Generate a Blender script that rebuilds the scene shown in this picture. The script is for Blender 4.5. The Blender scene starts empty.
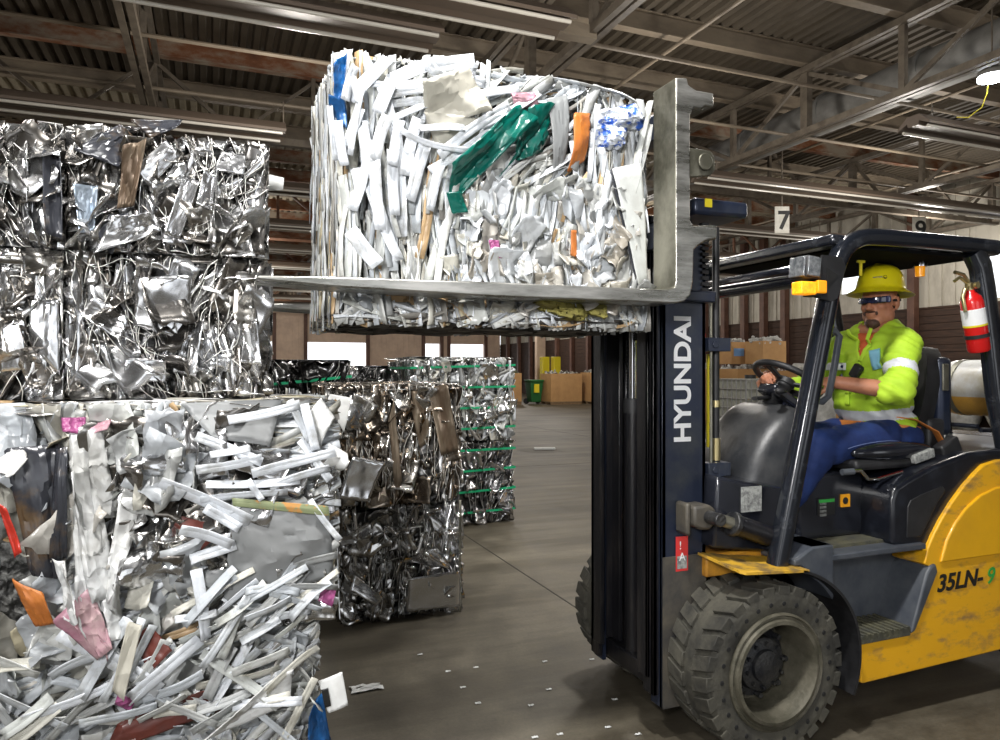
import bpy, math, random
from math import sin, cos, pi, radians, sqrt, atan2
from mathutils import Vector, Matrix, noise, Quaternion
random.seed(7)
SC = bpy.context.scene
COL = SC.collection
# ---- survey helper: photo pixel (1000x740) + a known plane -> world point
FP, CX, SX, EYE = 720.0, .9285, .3714, 1.607
def at(px, py, Y):
    u = (px-500)/FP; X = Y*(SX+u*CX)/(CX-u*SX); d = SX*X+CX*Y
    return Vector((X, Y, EYE-(py-370)/FP*d))
def atX(px, py, X):
    u = (px-500)/FP; Y = X*(CX-u*SX)/(SX+u*CX); d = SX*X+CX*Y
    return Vector((X, Y, EYE-(py-370)/FP*d))

# ---------------------------------------------------------------- materials
def mat(name, base, rough=.5, metal=0., base2=None, scale=8., bump=0., bscale=40., spec=None,
        emit=None, estr=0., coat=0., contrast=(.4,.65), tint=False, detail=6., stretch=None, third=None, alpha=None, crinkle=0., cscale=14., rough2=None, trans=0.):
    m = bpy.data.materials.new(name); m.use_nodes = True
    nt = m.node_tree; N = nt.nodes; L = nt.links
    b = N['Principled BSDF']
    b.inputs['Base Color'].default_value = (*base, 1)
    b.inputs['Roughness'].default_value = rough
    b.inputs['Metallic'].default_value = metal
    if spec is not None: b.inputs['Specular IOR Level'].default_value = spec
    if coat: b.inputs['Coat Weight'].default_value = coat; b.inputs['Coat Roughness'].default_value = .12
    if trans: b.inputs['Transmission Weight'].default_value = trans
    if emit: b.inputs['Emission Color'].default_value = (*emit, 1); b.inputs['Emission Strength'].default_value = estr
    if alpha is not None: b.inputs['Alpha'].default_value = alpha
    tc = N.new('ShaderNodeTexCoord'); src = tc.outputs['Object']
    if stretch:
        mp = N.new('ShaderNodeMapping'); mp.inputs['Scale'].default_value = stretch
        L.new(src, mp.inputs['Vector']); src = mp.outputs['Vector']
    col = None
    if base2:
        nz = N.new('ShaderNodeTexNoise'); nz.inputs['Scale'].default_value = scale; nz.inputs['Detail'].default_value = detail
        nz.inputs['Roughness'].default_value = .65
        L.new(src, nz.inputs['Vector'])
        r = N.new('ShaderNodeValToRGB'); r.color_ramp.elements[0].position = contrast[0]; r.color_ramp.elements[1].position = contrast[1]
        r.color_ramp.elements[0].color = (*base, 1); r.color_ramp.elements[1].color = (*base2, 1)
        if third:
            e = r.color_ramp.elements.new(min(.98, contrast[1]+.12)); e.color = (*third, 1)
        L.new(nz.outputs['Fac'], r.inputs['Fac']); col = r.outputs['Color']
        if rough2 is not None:
            mr = N.new('ShaderNodeMapRange'); mr.inputs['From Min'].default_value = contrast[0]; mr.inputs['From Max'].default_value = contrast[1]
            mr.inputs['To Min'].default_value = rough; mr.inputs['To Max'].default_value = rough2
            L.new(nz.outputs['Fac'], mr.inputs['Value']); L.new(mr.outputs['Result'], b.inputs['Roughness'])
    if tint:
        a = N.new('ShaderNodeAttribute'); a.attribute_name = 'tint'
        if col is None: col = a.outputs['Color']
        else:
            mx = N.new('ShaderNodeMix'); mx.data_type = 'RGBA'; mx.blend_type = 'MULTIPLY'; mx.inputs[0].default_value = 1
            L.new(col, mx.inputs[6]); L.new(a.outputs['Color'], mx.inputs[7]); col = mx.outputs[2]
    if col is not None: L.new(col, b.inputs['Base Color'])
    last = None
    if bump:
        n2 = N.new('ShaderNodeTexNoise'); n2.inputs['Scale'].default_value = bscale; n2.inputs['Detail'].default_value = 5
        L.new(src, n2.inputs['Vector'])
        bp = N.new('ShaderNodeBump'); bp.inputs['Strength'].default_value = bump; bp.inputs['Distance'].default_value = .01
        L.new(n2.outputs['Fac'], bp.inputs['Height']); last = bp
    if crinkle:
        v = N.new('ShaderNodeTexVoronoi'); v.feature = 'F1'; v.distance = 'MINKOWSKI' if False else 'EUCLIDEAN'
        v.inputs['Scale'].default_value = cscale
        nd = N.new('ShaderNodeTexNoise'); nd.inputs['Scale'].default_value = cscale*.6
        L.new(src, nd.inputs['Vector'])
        ad = N.new('ShaderNodeMix'); ad.data_type = 'RGBA'; ad.blend_type = 'MIX'; ad.inputs[0].default_value = .12
        L.new(src, ad.inputs[6]); L.new(nd.outputs['Color'], ad.inputs[7])
        L.new(ad.outputs[2], v.inputs['Vector'])
        bp = N.new('ShaderNodeBump'); bp.inputs['Strength'].default_value = crinkle; bp.inputs['Distance'].default_value = .03
        L.new(v.outputs['Distance'], bp.inputs['Height'])
        if last: L.new(last.outputs['Normal'], bp.inputs['Normal'])
        last = bp
    if last: L.new(last.outputs['Normal'], b.inputs['Normal'])
    return m

M = {}
M['yellow'] = mat('forklift_yellow', (.80,.42,.008), .35, base2=(.70,.36,.012), scale=3, coat=.25, bump=.03, bscale=12)
M['yellow_worn'] = mat('worn_yellow', (.78,.40,.01), .42, base2=(.30,.17,.05), scale=7, contrast=(.52,.72), bump=.08, bscale=30, stretch=(1,1,2.2), rough2=.7)
M['black_gloss'] = mat('black_gloss_paint', (.008,.009,.013), .18, base2=(.02,.022,.03), scale=5, coat=.5, bump=.02, bscale=10)
M['hood'] = mat('dark_navy_plastic', (.006,.007,.011), .30, base2=(.018,.021,.03), scale=14, contrast=(.5,.75), coat=.25, bump=.06, bscale=9)
M['black_matte'] = mat('black_matte', (.009,.009,.010), .5, base2=(.02,.02,.022), scale=9, bump=.05)
M['grey_plastic'] = mat('grey_plastic', (.045,.052,.066), .45, base2=(.08,.088,.10), scale=6, bump=.06, bscale=60)
M['mast'] = mat('mast_navy', (.018,.025,.048), .33, base2=(.05,.055,.06), scale=5, contrast=(.45,.75), bump=.08, bscale=30, metal=.3)
M['mast_low'] = mat('mast_dusty', (.028,.028,.030), .55, base2=(.095,.083,.062), scale=3.5, contrast=(.4,.62), bump=.15, bscale=40)
M['mast_black'] = mat('mast_greasy_black', (.008,.008,.01), .32, base2=(.035,.03,.028), scale=7, contrast=(.5,.8), bump=.15, bscale=60, stretch=(4,4,.5))
M['steel'] = mat('worn_steel', (.10,.096,.072), .40, metal=.65, base2=(.30,.29,.235), scale=4, bump=.12, bscale=50, stretch=(1,1,.8), rough2=.55)
M['steel_bright'] = mat('polished_fork_steel', (.20,.20,.18), .25, metal=.85, base2=(.55,.54,.51), scale=5, bump=.08, bscale=50, stretch=(.5,3,3), rough2=.4)
M['chrome'] = mat('chrome', (.7,.7,.72), .12, metal=1)
M['tyre'] = mat('dusty_rubber', (.026,.025,.021), .85, base2=(.088,.082,.062), scale=7, contrast=(.35,.7), bump=.5, bscale=35)
M['rim'] = mat('dusty_rim', (.07,.065,.045), .6, metal=.3, base2=(.14,.128,.095), scale=10, bump=.3, bscale=60)
M['hub'] = mat('greasy_hub', (.008,.009,.012), .4, base2=(.035,.034,.032), scale=14, bump=.5, bscale=70)
M['dark'] = mat('hole_shade', (.006,.006,.006), .9)  # shade inside holes, put in as a flat black
M['white'] = mat('white_decal', (.82,.83,.84), .45)
M['decal_black'] = mat('black_decal', (.01,.01,.01), .45)
M['decal_green'] = mat('green_decal', (.03,.33,.05), .45)
M['decal_red'] = mat('red_decal', (.55,.03,.03), .5)
M['decal_orange'] = mat('orange_decal', (.85,.36,.01), .5)
M['decal_grey'] = mat('grey_decal', (.35,.36,.34), .5, base2=(.12,.12,.12), scale=60)
M['floor_mat'] = mat('dusty_floor_mat', (.09,.085,.05), .8, base2=(.05,.05,.04), scale=14, bump=.4, bscale=90)
M['amber'] = mat('amber_lens', (.9,.30,.01), .2, emit=(1,.33,.01), estr=.75, base2=(.95,.60,.02), scale=55)
M['amber_dim'] = mat('amber_plastic', (.85,.33,.01), .2, emit=(1,.36,.01), estr=.35)
M['glassy'] = mat('lamp_glass', (.10,.11,.12), .15, base2=(.28,.29,.30), scale=45, coat=.5, metal=.3)
M['red'] = mat('extinguisher_red', (.62,.012,.012), .25, coat=.4)
M['brass'] = mat('brass', (.5,.42,.22), .35, metal=.9)
M['yellow_hose'] = mat('yellow_hose', (.75,.62,.02), .5)
M['tank'] = mat('tank_paint', (.62,.62,.60), .35, base2=(.42,.36,.22), scale=5, contrast=(.5,.75), coat=.2, bump=.05)
M['tank_low'] = mat('tank_rust_yellow', (.62,.33,.05), .45, base2=(.45,.24,.05), scale=9)

# ---------------------------------------------------------------- mesh building
class MB:
    def __init__(s): s.v=[]; s.f=[]; s.m=[]; s.c=[]
    def add(s, vs, fs, mi=0, tint=(1,1,1)):
        o=len(s.v); s.v += [tuple(v) for v in vs]; s.c += [tint]*len(vs)
        for f in fs: s.f.append(tuple(i+o for i in f)); s.m.append(mi)
        return s
    def box(s, a, b, mi=0):
        x0,y0,z0=a; x1,y1,z1=b
        return s.add([(x0,y0,z0),(x1,y0,z0),(x1,y1,z0),(x0,y1,z0),(x0,y0,z1),(x1,y0,z1),(x1,y1,z1),(x0,y1,z1)],
              [(0,3,2,1),(4,5,6,7),(0,1,5,4),(1,2,6,5),(2,3,7,6),(3,0,4,7)],mi)
    def obox(s, c, size, rot=None, mi=0, tint=(1,1,1)):
        c=Vector(c); h=Vector(size)/2; vs=[]
        for z in (-1,1):
            for x,y in ((-1,-1),(1,-1),(1,1),(-1,1)):
                p=Vector((x*h.x,y*h.y,z*h.z)); vs.append(c+(rot@p if rot else p))
        return s.add(vs,[(0,3,2,1),(4,5,6,7),(0,1,5,4),(1,2,6,5),(2,3,7,6),(3,0,4,7)],mi,tint)
    def beam(s, p, q, w, h, up=(0,0,1), mi=0):
        p=Vector(p); q=Vector(q); d=(q-p).normalized(); up=Vector(up)
        if abs(d.dot(up))>.98: up=Vector((1,0,0))
        x=d.cross(up).normalized(); y=x.cross(d)
        vs=[e+x*a*w/2+y*b*h/2 for e in (p,q) for a,b in ((-1,-1),(1,-1),(1,1),(-1,1))]
        return s.add(vs,[(0,1,2,3),(7,6,5,4),(0,4,5,1),(1,5,6,2),(2,6,7,3),(3,7,4,0)],mi)
    def cyl(s, p, q, r0, r1=None, n=20, mi=0, caps=True):
        r1=r0 if r1 is None else r1; p=Vector(p); q=Vector(q); d=(q-p).normalized()
        a=Vector((0,0,1)) if abs(d.z)<.9 else Vector((1,0,0)); x=d.cross(a).normalized(); y=d.cross(x)
        vs=[e+(x*cos(2*pi*i/n)+y*sin(2*pi*i/n))*r for e,r in ((p,r0),(q,r1)) for i in range(n)]
        fs=[(i,(i+1)%n,n+(i+1)%n,n+i) for i in range(n)]
        if caps: fs+= [tuple(range(n))[::-1], tuple(range(n,2*n))]
        return s.add(vs,fs,mi)
    def tube(s, pts, r, n=10, mi=0, closed=False, ry=None, side=None):
        # sweep an ellipse (r along side, ry other) through pts
        pts=[Vector(p) for p in pts]; N=len(pts); vs=[]; ry=ry or r
        prev=None
        for i,p in enumerate(pts):
            if closed: d=(pts[(i+1)%N]-pts[i-1]).normalized()
            else: d=(pts[min(i+1,N-1)]-pts[max(i-1,0)]).normalized()
            if side is not None: x=(Vector(side)-d*d.dot(Vector(side))).normalized()
            elif prev is None:
                a=Vector((0,0,1)) if abs(d.z)<.9 else Vector((1,0,0)); x=d.cross(a).normalized()
            else: x=(prev-d*d.dot(prev)).normalized()
            prev=x; y=d.cross(x)
            for k in range(n):
                t=2*pi*k/n; vs.append(p+x*cos(t)*r+y*sin(t)*ry)
        fs=[]
        for i in range(N if closed else N-1):
            j=(i+1)%N
            for k in range(n): fs.append((i*n+k,i*n+(k+1)%n,j*n+(k+1)%n,j*n+k))
        if not closed: fs+=[tuple(range(n))[::-1],tuple(range((N-1)*n,N*n))]
        return s.add(vs,fs,mi)
    def lathe(s, prof, o, axis, n=48, mi=0, mis=None):
        # prof: list of (r, t) ; t along axis
        o=Vector(o); d=Vector(axis).normalized(); a=Vector((0,0,1)) if abs(d.z)<.9 else Vector((1,0,0))
        x=d.cross(a).normalized(); y=d.cross(x); vs=[]
        for r,t in prof:
            for i in range(n):
                an=2*pi*i/n; vs.append(o+d*t+(x*cos(an)+y*sin(an))*r)
        for k in range(len(prof)-1):
            fs=[(k*n+i,k*n+(i+1)%n,(k+1)*n+(i+1)%n,(k+1)*n+i) for i in range(n)]
            o2=len(s.v)
            if k==0: base=len(s.v); s.v+=[tuple(v) for v in vs]; s.c+=[(1,1,1)]*len(vs)
            for f in fs: s.f.append(tuple(i+base for i in f)); s.m.append(mis[k] if mis else mi)
        return s
    def prism(s, poly, y0, y1, mi=0, plane='xz'):
        def P(a,b,t): return {'xz':(a,t,b),'xy':(a,b,t),'yz':(t,a,b)}[plane]
        n=len(poly); vs=[P(a,b,y0) for a,b in poly]+[P(a,b,y1) for a,b in poly]
        fs=[tuple(range(n)),tuple(range(2*n-1,n-1,-1))]+[(i,n+i,n+(i+1)%n,(i+1)%n) for i in range(n)]
        return s.add(vs,fs,mi)
    def ell(s, c, r, rot=None, n=16, mi=0):
        c=Vector(c); vs=[]; fs=[]; h=n//2
        for i in range(h+1):
            ph=pi*i/h
            for j in range(n):
                t=2*pi*j/n; p=Vector((r[0]*sin(ph)*cos(t),r[1]*sin(ph)*sin(t),r[2]*cos(ph)))
                vs.append(c+(rot@p if rot else p))
        for i in range(h):
            for j in range(n): fs.append((i*n+j,(i+1)*n+j,(i+1)*n+(j+1)%n,i*n+(j+1)%n))
        return s.add(vs,fs,mi)
    def cap(s, p, q, r0, r1, n=14, mi=0):   # tapered capsule
        p=Vector(p); q=Vector(q); s.cyl(p,q,r0,r1,n,mi)
        s.ell(p,(r0,)*3,None,n,mi); s.ell(q,(r1,)*3,None,n,mi); return s
    def build(s, name, mats, parent=None, bevel=0, smooth=True, solid=0, angle=35, seg=2, sub=0, tint=False, recalc=True):
        me=bpy.data.meshes.new(name); me.from_pydata(s.v,[],s.f)
        if not isinstance(mats,(list,tuple)): mats=[mats]
        for m in mats: me.materials.append(M[m] if isinstance(m,str) else m)
        for p,mi in zip(me.polygons,s.m): p.material_index=mi
        if tint:
            ca=me.color_attributes.new('tint','FLOAT_COLOR','POINT')
            flat=[]
            for c in s.c: flat += [c[0],c[1],c[2],1.]
            ca.data.foreach_set('color',flat)
        if recalc:
            import bmesh
            bm=bmesh.new(); bm.from_mesh(me); bmesh.ops.recalc_face_normals(bm,faces=bm.faces); bm.to_mesh(me); bm.free()
        if smooth:
            me.shade_smooth(); me.set_sharp_from_angle(angle=radians(angle))
        o=bpy.data.objects.new(name,me); COL.objects.link(o)
        if bevel:
            b=o.modifiers.new('bevel','BEVEL'); b.width=bevel; b.segments=seg; b.limit_method='ANGLE'; b.angle_limit=radians(30); b.harden_normals=False
        if solid:
            b=o.modifiers.new('solid','SOLIDIFY'); b.thickness=solid; b.offset=0
        if sub:
            b=o.modifiers.new('sub','SUBSURF'); b.levels=sub; b.render_levels=sub
        if parent: par(o,parent)
        return o
def wloc(o):
    v=Vector(o.location)
    return v
def par(o, p):
    o.parent=p
    if p.type=='EMPTY' and p.parent is None: o.matrix_parent_inverse=Matrix.Translation(-Vector(p.location))
def tag(o, label=None, cat=None, group=None, kind=None):
    if label: o['label']=label
    if cat: o['category']=cat
    if group: o['group']=group
    if kind: o['kind']=kind
    return o
def thing(name, loc, label, cat, group=None):
    o=bpy.data.objects.new(name,None); o.empty_display_size=.2; o.location=loc; COL.objects.link(o)
    return tag(o,label,cat,group)
def remesh(mb, voxel, smooth_it=4, name='tmp', disp=None):
    """fuse overlapping primitives into one continuous surface"""
    me=bpy.data.meshes.new(name); me.from_pydata(mb.v,[],mb.f)
    o=bpy.data.objects.new(name,me); COL.objects.link(o)
    r=o.modifiers.new('r','REMESH'); r.mode='VOXEL'; r.voxel_size=voxel
    if smooth_it:
        q=o.modifiers.new('s','SMOOTH'); q.factor=.5; q.iterations=smooth_it
    dg=bpy.context.evaluated_depsgraph_get(); dg.update()
    m2=bpy.data.meshes.new_from_object(o.evaluated_get(dg))
    COL.objects.unlink(o); bpy.data.objects.remove(o)
    return m2
def text_mesh(name, body, size, mat_, parent, origin, xdir, ydir, extrude=.0015, bold=0., shear=0., xs=1.):
    cu=bpy.data.curves.new(name,'FONT'); cu.body=body; cu.size=size; cu.extrude=extrude; cu.offset=bold; cu.shear=shear; cu.align_x='LEFT'
    o=bpy.data.objects.new(name,cu); COL.objects.link(o)
    dg=bpy.context.evaluated_depsgraph_get(); dg.update()
    me=bpy.data.meshes.new_from_object(o.evaluated_get(dg)); COL.objects.unlink(o); bpy.data.objects.remove(o)
    X=Vector(xdir).normalized(); Yd=Vector(ydir).normalized(); Z=X.cross(Yd)
    mt=Matrix((( X.x*xs,Yd.x,Z.x,origin[0]),(X.y*xs,Yd.y,Z.y,origin[1]),(X.z*xs,Yd.z,Z.z,origin[2]),(0,0,0,1)))
    me.transform(mt); me.materials.clear(); me.materials.append(M[mat_])
    r=bpy.data.objects.new(name,me); COL.objects.link(r)
    if parent: par(r,parent)
    return r
# ---------------------------------------------------------------- camera
cam=bpy.data.cameras.new('camera'); cam.lens=FP*36/1000; cam.sensor_width=36; cam.clip_end=300
co=bpy.data.objects.new('camera',cam); COL.objects.link(co)
co.location=(0,0,EYE); co.rotation_euler=(pi/2,0,-atan2(SX,CX)); SC.camera=co
SC.view_settings.view_transform='Standard'; SC.view_settings.look='None'; SC.view_settings.gamma=1; SC.view_settings.exposure=0.0
SC.view_settings.use_curve_mapping=False
# ---------------------------------------------------------------- building materials
M['concrete']=None
def floor_mat():
    m=bpy.data.materials.new('worn_concrete'); m.use_nodes=True; nt=m.node_tree; N=nt.nodes; L=nt.links; b=N['Principled BSDF']
    tc=N.new('ShaderNodeTexCoord')
    def nz(sc,det=8,ro=.6,vec=None,st=None):
        n=N.new('ShaderNodeTexNoise'); n.inputs['Scale'].default_value=sc; n.inputs['Detail'].default_value=det; n.inputs['Roughness'].default_value=ro
        if st:
            mp=N.new('ShaderNodeMapping'); mp.inputs['Scale'].default_value=st; mp.inputs['Rotation'].default_value=(0,0,.5); L.new(tc.outputs['Object'],mp.inputs['Vector']); L.new(mp.outputs['Vector'],n.inputs['Vector'])
        else: L.new(tc.outputs['Object'],n.inputs['Vector'])
        return n
    def ramp(src,els):
        r=N.new('ShaderNodeValToRGB'); e=r.color_ramp.elements
        e[0].position,e[0].color=els[0][0],(*els[0][1],1); e[1].position,e[1].color=els[1][0],(*els[1][1],1)
        for p,c in els[2:]: q=e.new(p); q.color=(*c,1)
        L.new(src,r.inputs['Fac']); return r
    n1=nz(.55); n2=nz(4.5,10,.7); n3=nz(1.3,6,.6,st=(.35,2.4,1)); n4=nz(60,4,.7)
    r1=ramp(n1.outputs['Fac'],[(.35,(.095,.082,.06)),(.68,(.19,.168,.125))])
    r2=ramp(n2.outputs['Fac'],[(.32,(.55,.53,.50)),(.62,(1.0,.99,.96))])
    r3=ramp(n3.outputs['Fac'],[(.42,(.62,.60,.56)),(.58,(1,1,1))])
    r4=ramp(n4.outputs['Fac'],[(.3,(.8,.8,.8)),(.6,(1,1,1))])
    col=r1.outputs['Color']
    for r in (r2,r3,r4):
        mx=N.new('ShaderNodeMix'); mx.data_type='RGBA'; mx.blend_type='MULTIPLY'; mx.inputs[0].default_value=1
        L.new(col,mx.inputs[6]); L.new(r.outputs['Color'],mx.inputs[7]); col=mx.outputs[2]
    L.new(col,b.inputs['Base Color'])
    mr=N.new('ShaderNodeMapRange'); mr.inputs['To Min'].default_value=.38; mr.inputs['To Max'].default_value=.8
    L.new(n2.outputs['Fac'],mr.inputs['Value']); L.new(mr.outputs['Result'],b.inputs['Roughness'])
    bp=N.new('ShaderNodeBump'); bp.inputs['Strength'].default_value=.15; bp.inputs['Distance'].default_value=.02
    L.new(n2.outputs['Fac'],bp.inputs['Height']); L.new(bp.outputs['Normal'],b.inputs['Normal'])
    return m
M['concrete']=floor_mat()
M['joint']=mat('joint_tar',(.03,.026,.02),.8)
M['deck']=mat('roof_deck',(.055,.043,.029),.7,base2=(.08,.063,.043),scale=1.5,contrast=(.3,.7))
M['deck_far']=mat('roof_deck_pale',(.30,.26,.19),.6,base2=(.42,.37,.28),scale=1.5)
M['beam']=mat('beam_paint',(.25,.205,.15),.55,base2=(.17,.135,.10),scale=4,stretch=(.4,1,1))
M['beam_rust']=mat('beam_rusty',(.30,.25,.19),.65,base2=(.20,.075,.03),scale=2.2,contrast=(.40,.55),third=(.09,.032,.014),stretch=(.5,1,1),bump=.2)
M['truss']=mat('truss_paint',(.15,.125,.095),.5,base2=(.085,.068,.052),scale=5)
M['truss_rust']=mat('truss_rust',(.17,.085,.05),.6,base2=(.10,.045,.025),scale=5)
M['fixture']=mat('fixture_enamel',(.14,.105,.08),.45,base2=(.12,.095,.075),scale=2,stretch=(.3,1,1))
M['tube']=mat('fluorescent_tube_off',(.55,.52,.46),.25)
M['duct']=mat('galvanised_duct',(.24,.235,.22),.6,metal=.2,base2=(.17,.165,.155),scale=3)
M['siding']=mat('white_siding',(.50,.47,.40),.6,base2=(.33,.30,.25),scale=2.2,contrast=(.45,.7),stretch=(1,1,.4))
M['siding_pink']=mat('pinkish_siding',(.72,.55,.42),.6,base2=(.58,.43,.33),scale=1.2)
M['board']=mat('brown_boards',(.062,.032,.020),.8,base2=(.030,.017,.012),scale=3,stretch=(1,.6,6),bump=.3,bscale=20,third=(.11,.062,.04))
M['column']=mat('column_red_brown',(.13,.062,.04),.6,base2=(.08,.036,.024),scale=3)
M['card']=mat('cardboard',(.50,.29,.12),.8,base2=(.43,.24,.10),scale=3)
M['card_dark']=mat('cardboard_flap',(.36,.21,.09),.8)
M['pallet']=mat('pallet_wood',(.30,.20,.11),.8,base2=(.2,.13,.07),scale=8)
M['greenbin']=mat('green_bin',(.015,.12,.03),.45)
M['bollard']=mat('bollard_yellow',(.75,.62,.02),.5)
M['ibc']=mat('ibc_plastic',(.42,.42,.36),.45,base2=(.3,.3,.26),scale=4)
M['cage']=mat('cage_steel',(.30,.30,.29),.4,metal=.7)
M['bag']=mat('white_bag',(.62,.62,.60),.7,base2=(.40,.40,.38),scale=5,bump=.4,bscale=12,crinkle=.5,cscale=6)
M['sign']=mat('sign_white',(.66,.64,.58),.5,base2=(.5,.48,.42),scale=5)
M['lamp_on']=mat('lamp_on',(1,1,1),.5,emit=(.85,.92,1),estr=30)
M['litter']=mat('white_litter',(.62,.63,.62),.5,crinkle=.4,cscale=20)

# floor
m=MB().box((-14,-8,-.2),(22,52,0)); tag(m.build('floor','concrete',smooth=False),kind='structure')
m=MB()
for x in (2.285,): m.box((x-.006,1.2,0.0),(x+.006,50,.0015))
for x in (-3.8,8.4,14.5): m.box((x-.006,-6,0.0),(x+.006,50,.0015))
for y in (11.,17,23,29,35): m.box((-12,y-.006,0.0),(20,y+.006,.0015))
tag(m.build('floor_trim_1','joint',smooth=False),kind='structure')
# roof deck : ribs along Y
def deck(y0,y1,z,matn,name):
    vs=[];x=-13.
    prof=[]
    while x<21.9:
        prof+=[(x,z),(x+.09,z),(x+.12,z+.06),(x+.18,z+.06)]; x+=.21
    prof.append((x,z)); n=len(prof)
    vs=[(a,y0,b) for a,b in prof]+[(a,y1,b) for a,b in prof]
    me=MB().add(vs,[(i,i+1,n+i+1,n+i) for i in range(n-1)])
    me.add([(-13,y0,z+.1),(21.9,y0,z+.1),(21.9,y1,z+.1),(-13,y1,z+.1)],[(0,1,2,3)])
    tag(me.build(name,matn,smooth=False,recalc=False),kind='structure')
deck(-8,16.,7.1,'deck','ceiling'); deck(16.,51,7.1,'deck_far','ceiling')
# purlins along X (I-beams)
PUR=[7.6+1.85*k for k in range(-5,24)]
def ibeam(mb,p,q,w,h,t=.02):
    mb.beam(p,q,w,t); P=Vector(p);Q=Vector(q);z=Vector((0,0,h)); mb.beam(P+z,Q+z,w,t); mb.beam(P+z/2,Q+z/2,t,h)
rng=random.Random(3)
for i,y in enumerate(PUR):
    m=MB(); ibeam(m,(-12.9,y,6.8),(19.9,y,6.8),.16,.3)
    rusty = (12<y<14) or y>16 and i%3!=1
    tag(m.build('beam','beam_rust' if rusty else 'beam',smooth=False),kind='structure')
# trusses along Y
TR=[-6.05,-.9,4.25,9.4,14.55,19.6]
for ti,x in enumerate(TR):
    m=MB(); y0,y1=-1.65,50
    for dx in (-.06,.06):
        m.beam((x+dx,y0,5.65),(x+dx,y1,5.65),.08,.10); m.beam((x+dx,y0,6.7),(x+dx,y1,6.7),.08,.10)
    ys=[y for y in PUR if y>=-1.7]
    for k,y in enumerate(ys):
        w=.10 if k%2 else .15
        m.beam((x,y,5.65),(x,y,6.75),w,w*.8)
        if k+1<len(ys):
            a,b=(5.68,6.66) if (k%2) else (6.66,5.68)
            m.beam((x,y,a),(x,ys[k+1],b),.05,.07)
    tag(m.build('beam','truss',smooth=False),kind='structure')
# longitudinal trusses along X
for y,rust in ((13.15,'truss'),(20.55,'truss_rust'),(27.95,'truss_rust'),(35.35,'truss_rust'),(42.75,'truss_rust')):
    m=MB(); m.beam((-12.5,y,5.6),(19.8,y,5.6),.14,.12)
    x=-11.2; k=0
    while x<19.5:
        m.beam((x,y,5.6),(x,y,6.8),.07,.07)
        m.beam((x,y,6.72),(x+1.3,y,5.65),.06,.06); m.beam((x+1.3,y,5.65),(x+2.575,y,6.72),.05,.05); x+=2.575; k+=1
    tag(m.build('beam',rust,smooth=False),kind='structure')
m=MB(); m.beam((-12.5,7.6,5.62),(4.25,7.6,5.62),.16,.16); tag(m.build('beam','beam',smooth=False),kind='structure')
# thin sprinkler pipes and cross rods
m=MB()
for y in (8.4,10.3,12.2,14.1,18,22,26,30,34,38): m.cyl((-12,y,5.92),(19.8,y,5.92),.03,n=8)
for x in (6.5,12.2,17.):
    m.cyl((x,2,6.5),(x,49,6.5),.03,n=8)
tag(m.build('ceiling_pipe',"beam"),kind='structure')
m=MB()
for y in (17.5,24.5,32,40): m.cyl((-12,y,5.9),(19.8,y,5.9),.07,n=8)
tag(m.build('ceiling_pipe',"truss_rust"),kind='structure')
# duct
m=MB(); m.cyl((10.5,0,6.30),(10.5,46,6.35),.33,n=24)
for y in range(0,46,2): m.cyl((10.5,y,6.35),(10.5,y+.06,6.35),.35,n=24)
tag(m.build('round_duct','duct'),'long round galvanised duct running under the roof beside the truss','duct')
# strip lights: rows of unlit fluorescent channels hung along X
def strip(x0,x1,y,z,label):
    t=thing('strip_light',((x0+x1)/2,y,z),label,'ceiling light','unlit strip lights under the roof')
    m=MB(); P=[(y-.26,z+.02),(y-.26,z-.02),(y-.10,z+.06),(y-.08,z),(y+.08,z),(y+.10,z+.06),(y+.26,z-.02),(y+.26,z+.02),(y+.10,z+.16),(y-.10,z+.16)]
    m.prism(P,x0,x1,plane='yz'); m.build('housing','fixture',t,smooth=False)
    for s in (-1,1):
        mm=MB().cyl((x0+.05,y+s*.20,z-.035),(x1-.05,y+s*.20,z-.035),.022,n=10); mm.build('tube','tube',t)
    x=x0+.4
    while x<x1: MB().cyl((x,y,z+.15),(x,y,5.65 if y!=7.6 else 5.6),.012,n=6).build('hanger_rod','truss',t); x+=4.8
    return t
strip(-9,2.3,7.6,5.22,'long brown unlit strip light crossing the ceiling above the lifted bale')
strip(-9,3.55,6.95,5.3,'brown unlit strip light beside the longer one, above the lifted bale')
strip(9.6,19,7.6,5.2,'brown unlit strip light below the lit lamp at upper edge')
strip(-9,1.02,11.3,5.15,'brown unlit strip light just above the stacked silver bales')
strip(8.6,19,11.3,5.25,'brown unlit strip light hanging above the forklift roof and the number 7 sign')
for y in (15,18.7,22.4,26.1,29.8,33.5,37.2,40.9,44.6):
    strip(-9,19,y,5.2,'distant strip light spanning the hall, one of the repeated dark rows behind')
# end wall with open doorways (Y = 50)
m=MB()
ops=[(.5,3.7),(6.0,9.95),(14.2,15.3),(16.1,18.7)]
xs=-13
ribs=MB()
for a,b in ops+[(20,20)]:
    x=xs
    m.box((xs,50,0),(a,50.15,3.5))
    xs=b
m.box((-13,50,3.5),(20,50.15,7.1))
x=-13
while x<20:
    inside=any(a-.05<x<b for a,b in ops)
    m.box((x,49.96,3.5 if inside else 0),(x+.12,50,7.0)); x+=.4
tag(m.build('wall_end','siding_pink',smooth=False),kind='structure')
m=MB()
for a,b in ops: 
    for x in (a-.25,b+.02): m.box((x,49.8,0),(x+.22,50.0,5.4))
tag(m.build('trim_1','column',smooth=False),kind='structure')
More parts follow.
